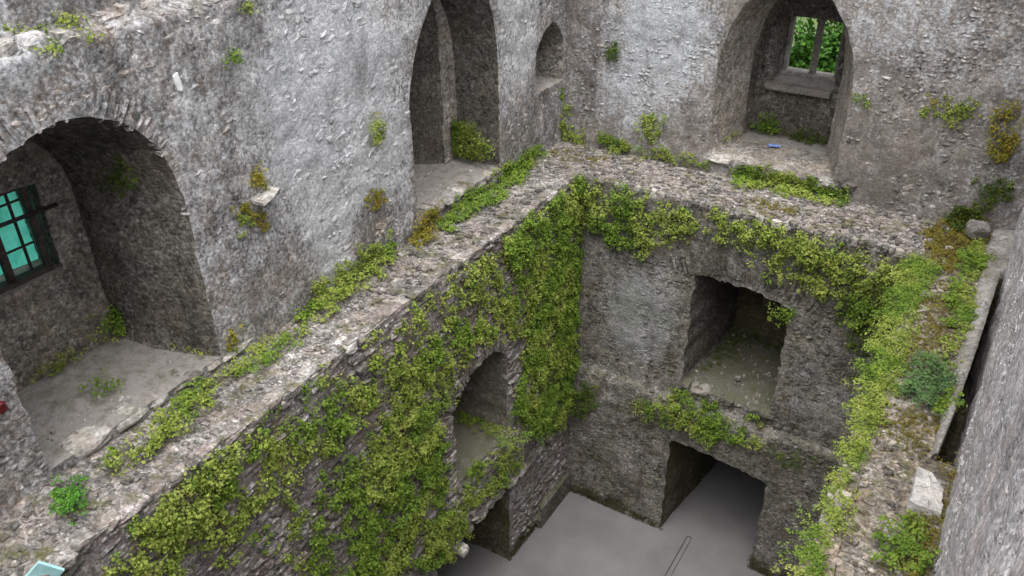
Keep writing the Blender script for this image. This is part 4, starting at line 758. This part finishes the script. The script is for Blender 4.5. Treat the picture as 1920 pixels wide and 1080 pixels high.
    ('plant', 'plant', 'yellow moss patch on the left wall lower left of the tall recess', 'A', [(-3.57,0.8),(-3.62,0.74),(-3.73,0.73),(-3.85,0.79),(-3.94,0.87),(-3.97,0.96),(-3.92,1.02),(-3.82,1.03),(-3.69,0.98),(-3.6,0.89)], 5200, 0.03, 0.025, 'o', 0.25, None),
    ('plant', 'plant', 'yellow moss tuft above the white projecting stone', 'A', [(-5.46,1.87),(-5.5,1.82),(-5.56,1.81),(-5.62,1.84),(-5.66,1.89),(-5.67,1.95),(-5.64,1.99),(-5.58,2.01),(-5.52,1.98),(-5.47,1.93)], 3000, 0.045, 0.08, 'o', 0.25, None),
    ('plant', 'plant', 'yellow moss patch below the white projecting stone', 'A', [(-5.58,1.39),(-5.64,1.34),(-5.76,1.34),(-5.88,1.4),(-5.97,1.49),(-5.99,1.57),(-5.94,1.62),(-5.83,1.62),(-5.71,1.56),(-5.61,1.48)], 5200, 0.03, 0.025, 'o', 0.25, None),
    ('plant', 'plant', 'little yellow tuft low on the left wall beside the round-headed recess', 'A', [(-6.23,0.2),(-6.27,0.14),(-6.32,0.12),(-6.37,0.15),(-6.4,0.22),(-6.39,0.3),(-6.36,0.36),(-6.31,0.38),(-6.26,0.35),(-6.23,0.28)], 3000, 0.045, 0.08, 'o', 0.25, None),
    ('plant', 'plant', 'small tuft on the back wall high beside the inner corner', 'B', [(0.0,1.68),(-0.01,1.61),(-0.07,1.56),(-0.14,1.55),(-0.2,1.59),(-0.22,1.65),(-0.2,1.72),(-0.15,1.76),(-0.08,1.77),(-0.02,1.74)], 3000, 0.045, 0.08, 'd', 0.25, None),
    ('plant', 'plant', 'yellow-green tuft on the back wall left of the window recess', 'B', [(0.91,0.64),(0.88,0.51),(0.79,0.41),(0.66,0.38),(0.55,0.44),(0.5,0.56),(0.53,0.7),(0.63,0.79),(0.75,0.82),(0.86,0.76)], 3000, 0.045, 0.08, 'y', 0.25, None),
    ('plant', 'plant', 'tiny tuft on the back wall just right of the window recess', 'B', [(3.9,1.53),(3.9,1.48),(3.86,1.45),(3.81,1.44),(3.76,1.46),(3.74,1.5),(3.75,1.55),(3.78,1.58),(3.83,1.59),(3.88,1.57)], 3000, 0.045, 0.08, 'y', 0.25, None),
    ('plant', 'plant', 'rusty moss patch on the back wall right of the window recess', 'B', [(5.27,1.69),(5.23,1.59),(5.09,1.5),(4.9,1.46),(4.73,1.49),(4.64,1.57),(4.68,1.68),(4.83,1.76),(5.02,1.8),(5.19,1.77)], 5200, 0.03, 0.025, 'o', 0.25, None),
    ('plant', 'plant', 'green tuft on the back wall near the right wall', 'B', [(5.71,1.76),(5.7,1.68),(5.64,1.61),(5.55,1.59),(5.45,1.63),(5.4,1.71),(5.41,1.79),(5.47,1.85),(5.57,1.87),(5.66,1.84)], 3000, 0.045, 0.08, 'o', 0.25, None),
    ('plant', 'plant', 'green fern patch where back wall meets right wall above the round stone', 'B', [(5.9,0.64),(5.89,0.51),(5.82,0.41),(5.69,0.38),(5.57,0.43),(5.5,0.54),(5.51,0.68),(5.59,0.78),(5.71,0.8),(5.83,0.75)], 3000, 0.045, 0.08, 'd', 0.25, None),
    ('plant', 'plant', 'loose olive tuft in the corner of back wall and right wall', 'B', [(5.79,1.29),(5.8,1.14),(5.75,1.04),(5.65,1.02),(5.55,1.09),(5.48,1.23),(5.47,1.37),(5.53,1.48),(5.62,1.49),(5.72,1.42)], 3000, 0.045, 0.08, 'o', 0.25, None),
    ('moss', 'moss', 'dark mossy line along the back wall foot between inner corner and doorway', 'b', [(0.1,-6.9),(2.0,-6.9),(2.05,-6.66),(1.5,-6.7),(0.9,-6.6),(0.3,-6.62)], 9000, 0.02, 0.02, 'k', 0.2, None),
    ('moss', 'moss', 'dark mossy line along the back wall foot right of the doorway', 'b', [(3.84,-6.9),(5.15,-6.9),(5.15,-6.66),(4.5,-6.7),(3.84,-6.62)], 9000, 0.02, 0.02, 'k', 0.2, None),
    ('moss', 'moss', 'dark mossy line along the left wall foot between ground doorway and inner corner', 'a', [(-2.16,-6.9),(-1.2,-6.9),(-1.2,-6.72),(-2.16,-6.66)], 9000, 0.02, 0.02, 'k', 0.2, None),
]
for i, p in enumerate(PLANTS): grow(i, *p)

# ------------------------------------------------------------------ trees outside the two-light window
def tree(loc, H, R_, label, seed):
    r = np.random.default_rng(seed); root = empty('tree', loc, label, 'tree', 'trees outside the window')
    L = Vector(loc); tr = [L+Vector((.12*math.sin(k*1.3+seed), .12*math.cos(k*1.7), H*k/7)) for k in range(8)]
    adopt(obj('trunk', tube_me('trunk', tr, [.28*(1-.75*k/7) for k in range(8)], 10), M['bark']), root)
    for k in range(7):
        a = k*2.4+seed; z = H*(.35+.08*k); b0 = L+Vector((0, 0, z)); d = Vector((math.cos(a), math.sin(a), .45))
        adopt(obj('limb', tube_me('limb', [b0, b0+d*R_*.4, b0+d*R_*.75+Vector((0, 0, .2))], [.1, .06, .02], 6), M['bark']), root)
    n = 190; c = r.normal(size=(n, 3)); c /= np.linalg.norm(c, axis=1, keepdims=True); c *= (r.random((n, 1))**.4); c = c*np.array([R_, R_, H*.50])+np.array([0, 0, H*.54])
    PP = []; NN = []
    for q in c:
        m = 110; d = r.normal(size=(m, 3)); d /= np.linalg.norm(d, axis=1, keepdims=True); rad = r.uniform(.35, .6)
        PP.append(q+d*rad*r.uniform(.6, 1, (m, 1))*np.array([1, 1, .7])); NN.append(d+np.array([0, 0, .6])+r.normal(size=(m, 3))*.3)
    PP = np.concatenate(PP)+np.array(loc); NN = np.concatenate(NN); NN /= np.linalg.norm(NN, axis=1, keepdims=True)
    V, F = leaves(PP, NN, .17, r); adopt(obj('crown', mesh_np('crown', V, F), LEAF['t']), root)
tree((.35, 8.2, FLOOR_Z), 8.6, 2.3, 'leafy green tree outside, filling the left light of the two-light window', 3)
tree((2.9, 9.4, FLOOR_Z), 8.8, 2.2, 'leafy green tree outside, filling the right light of the two-light window', 8)
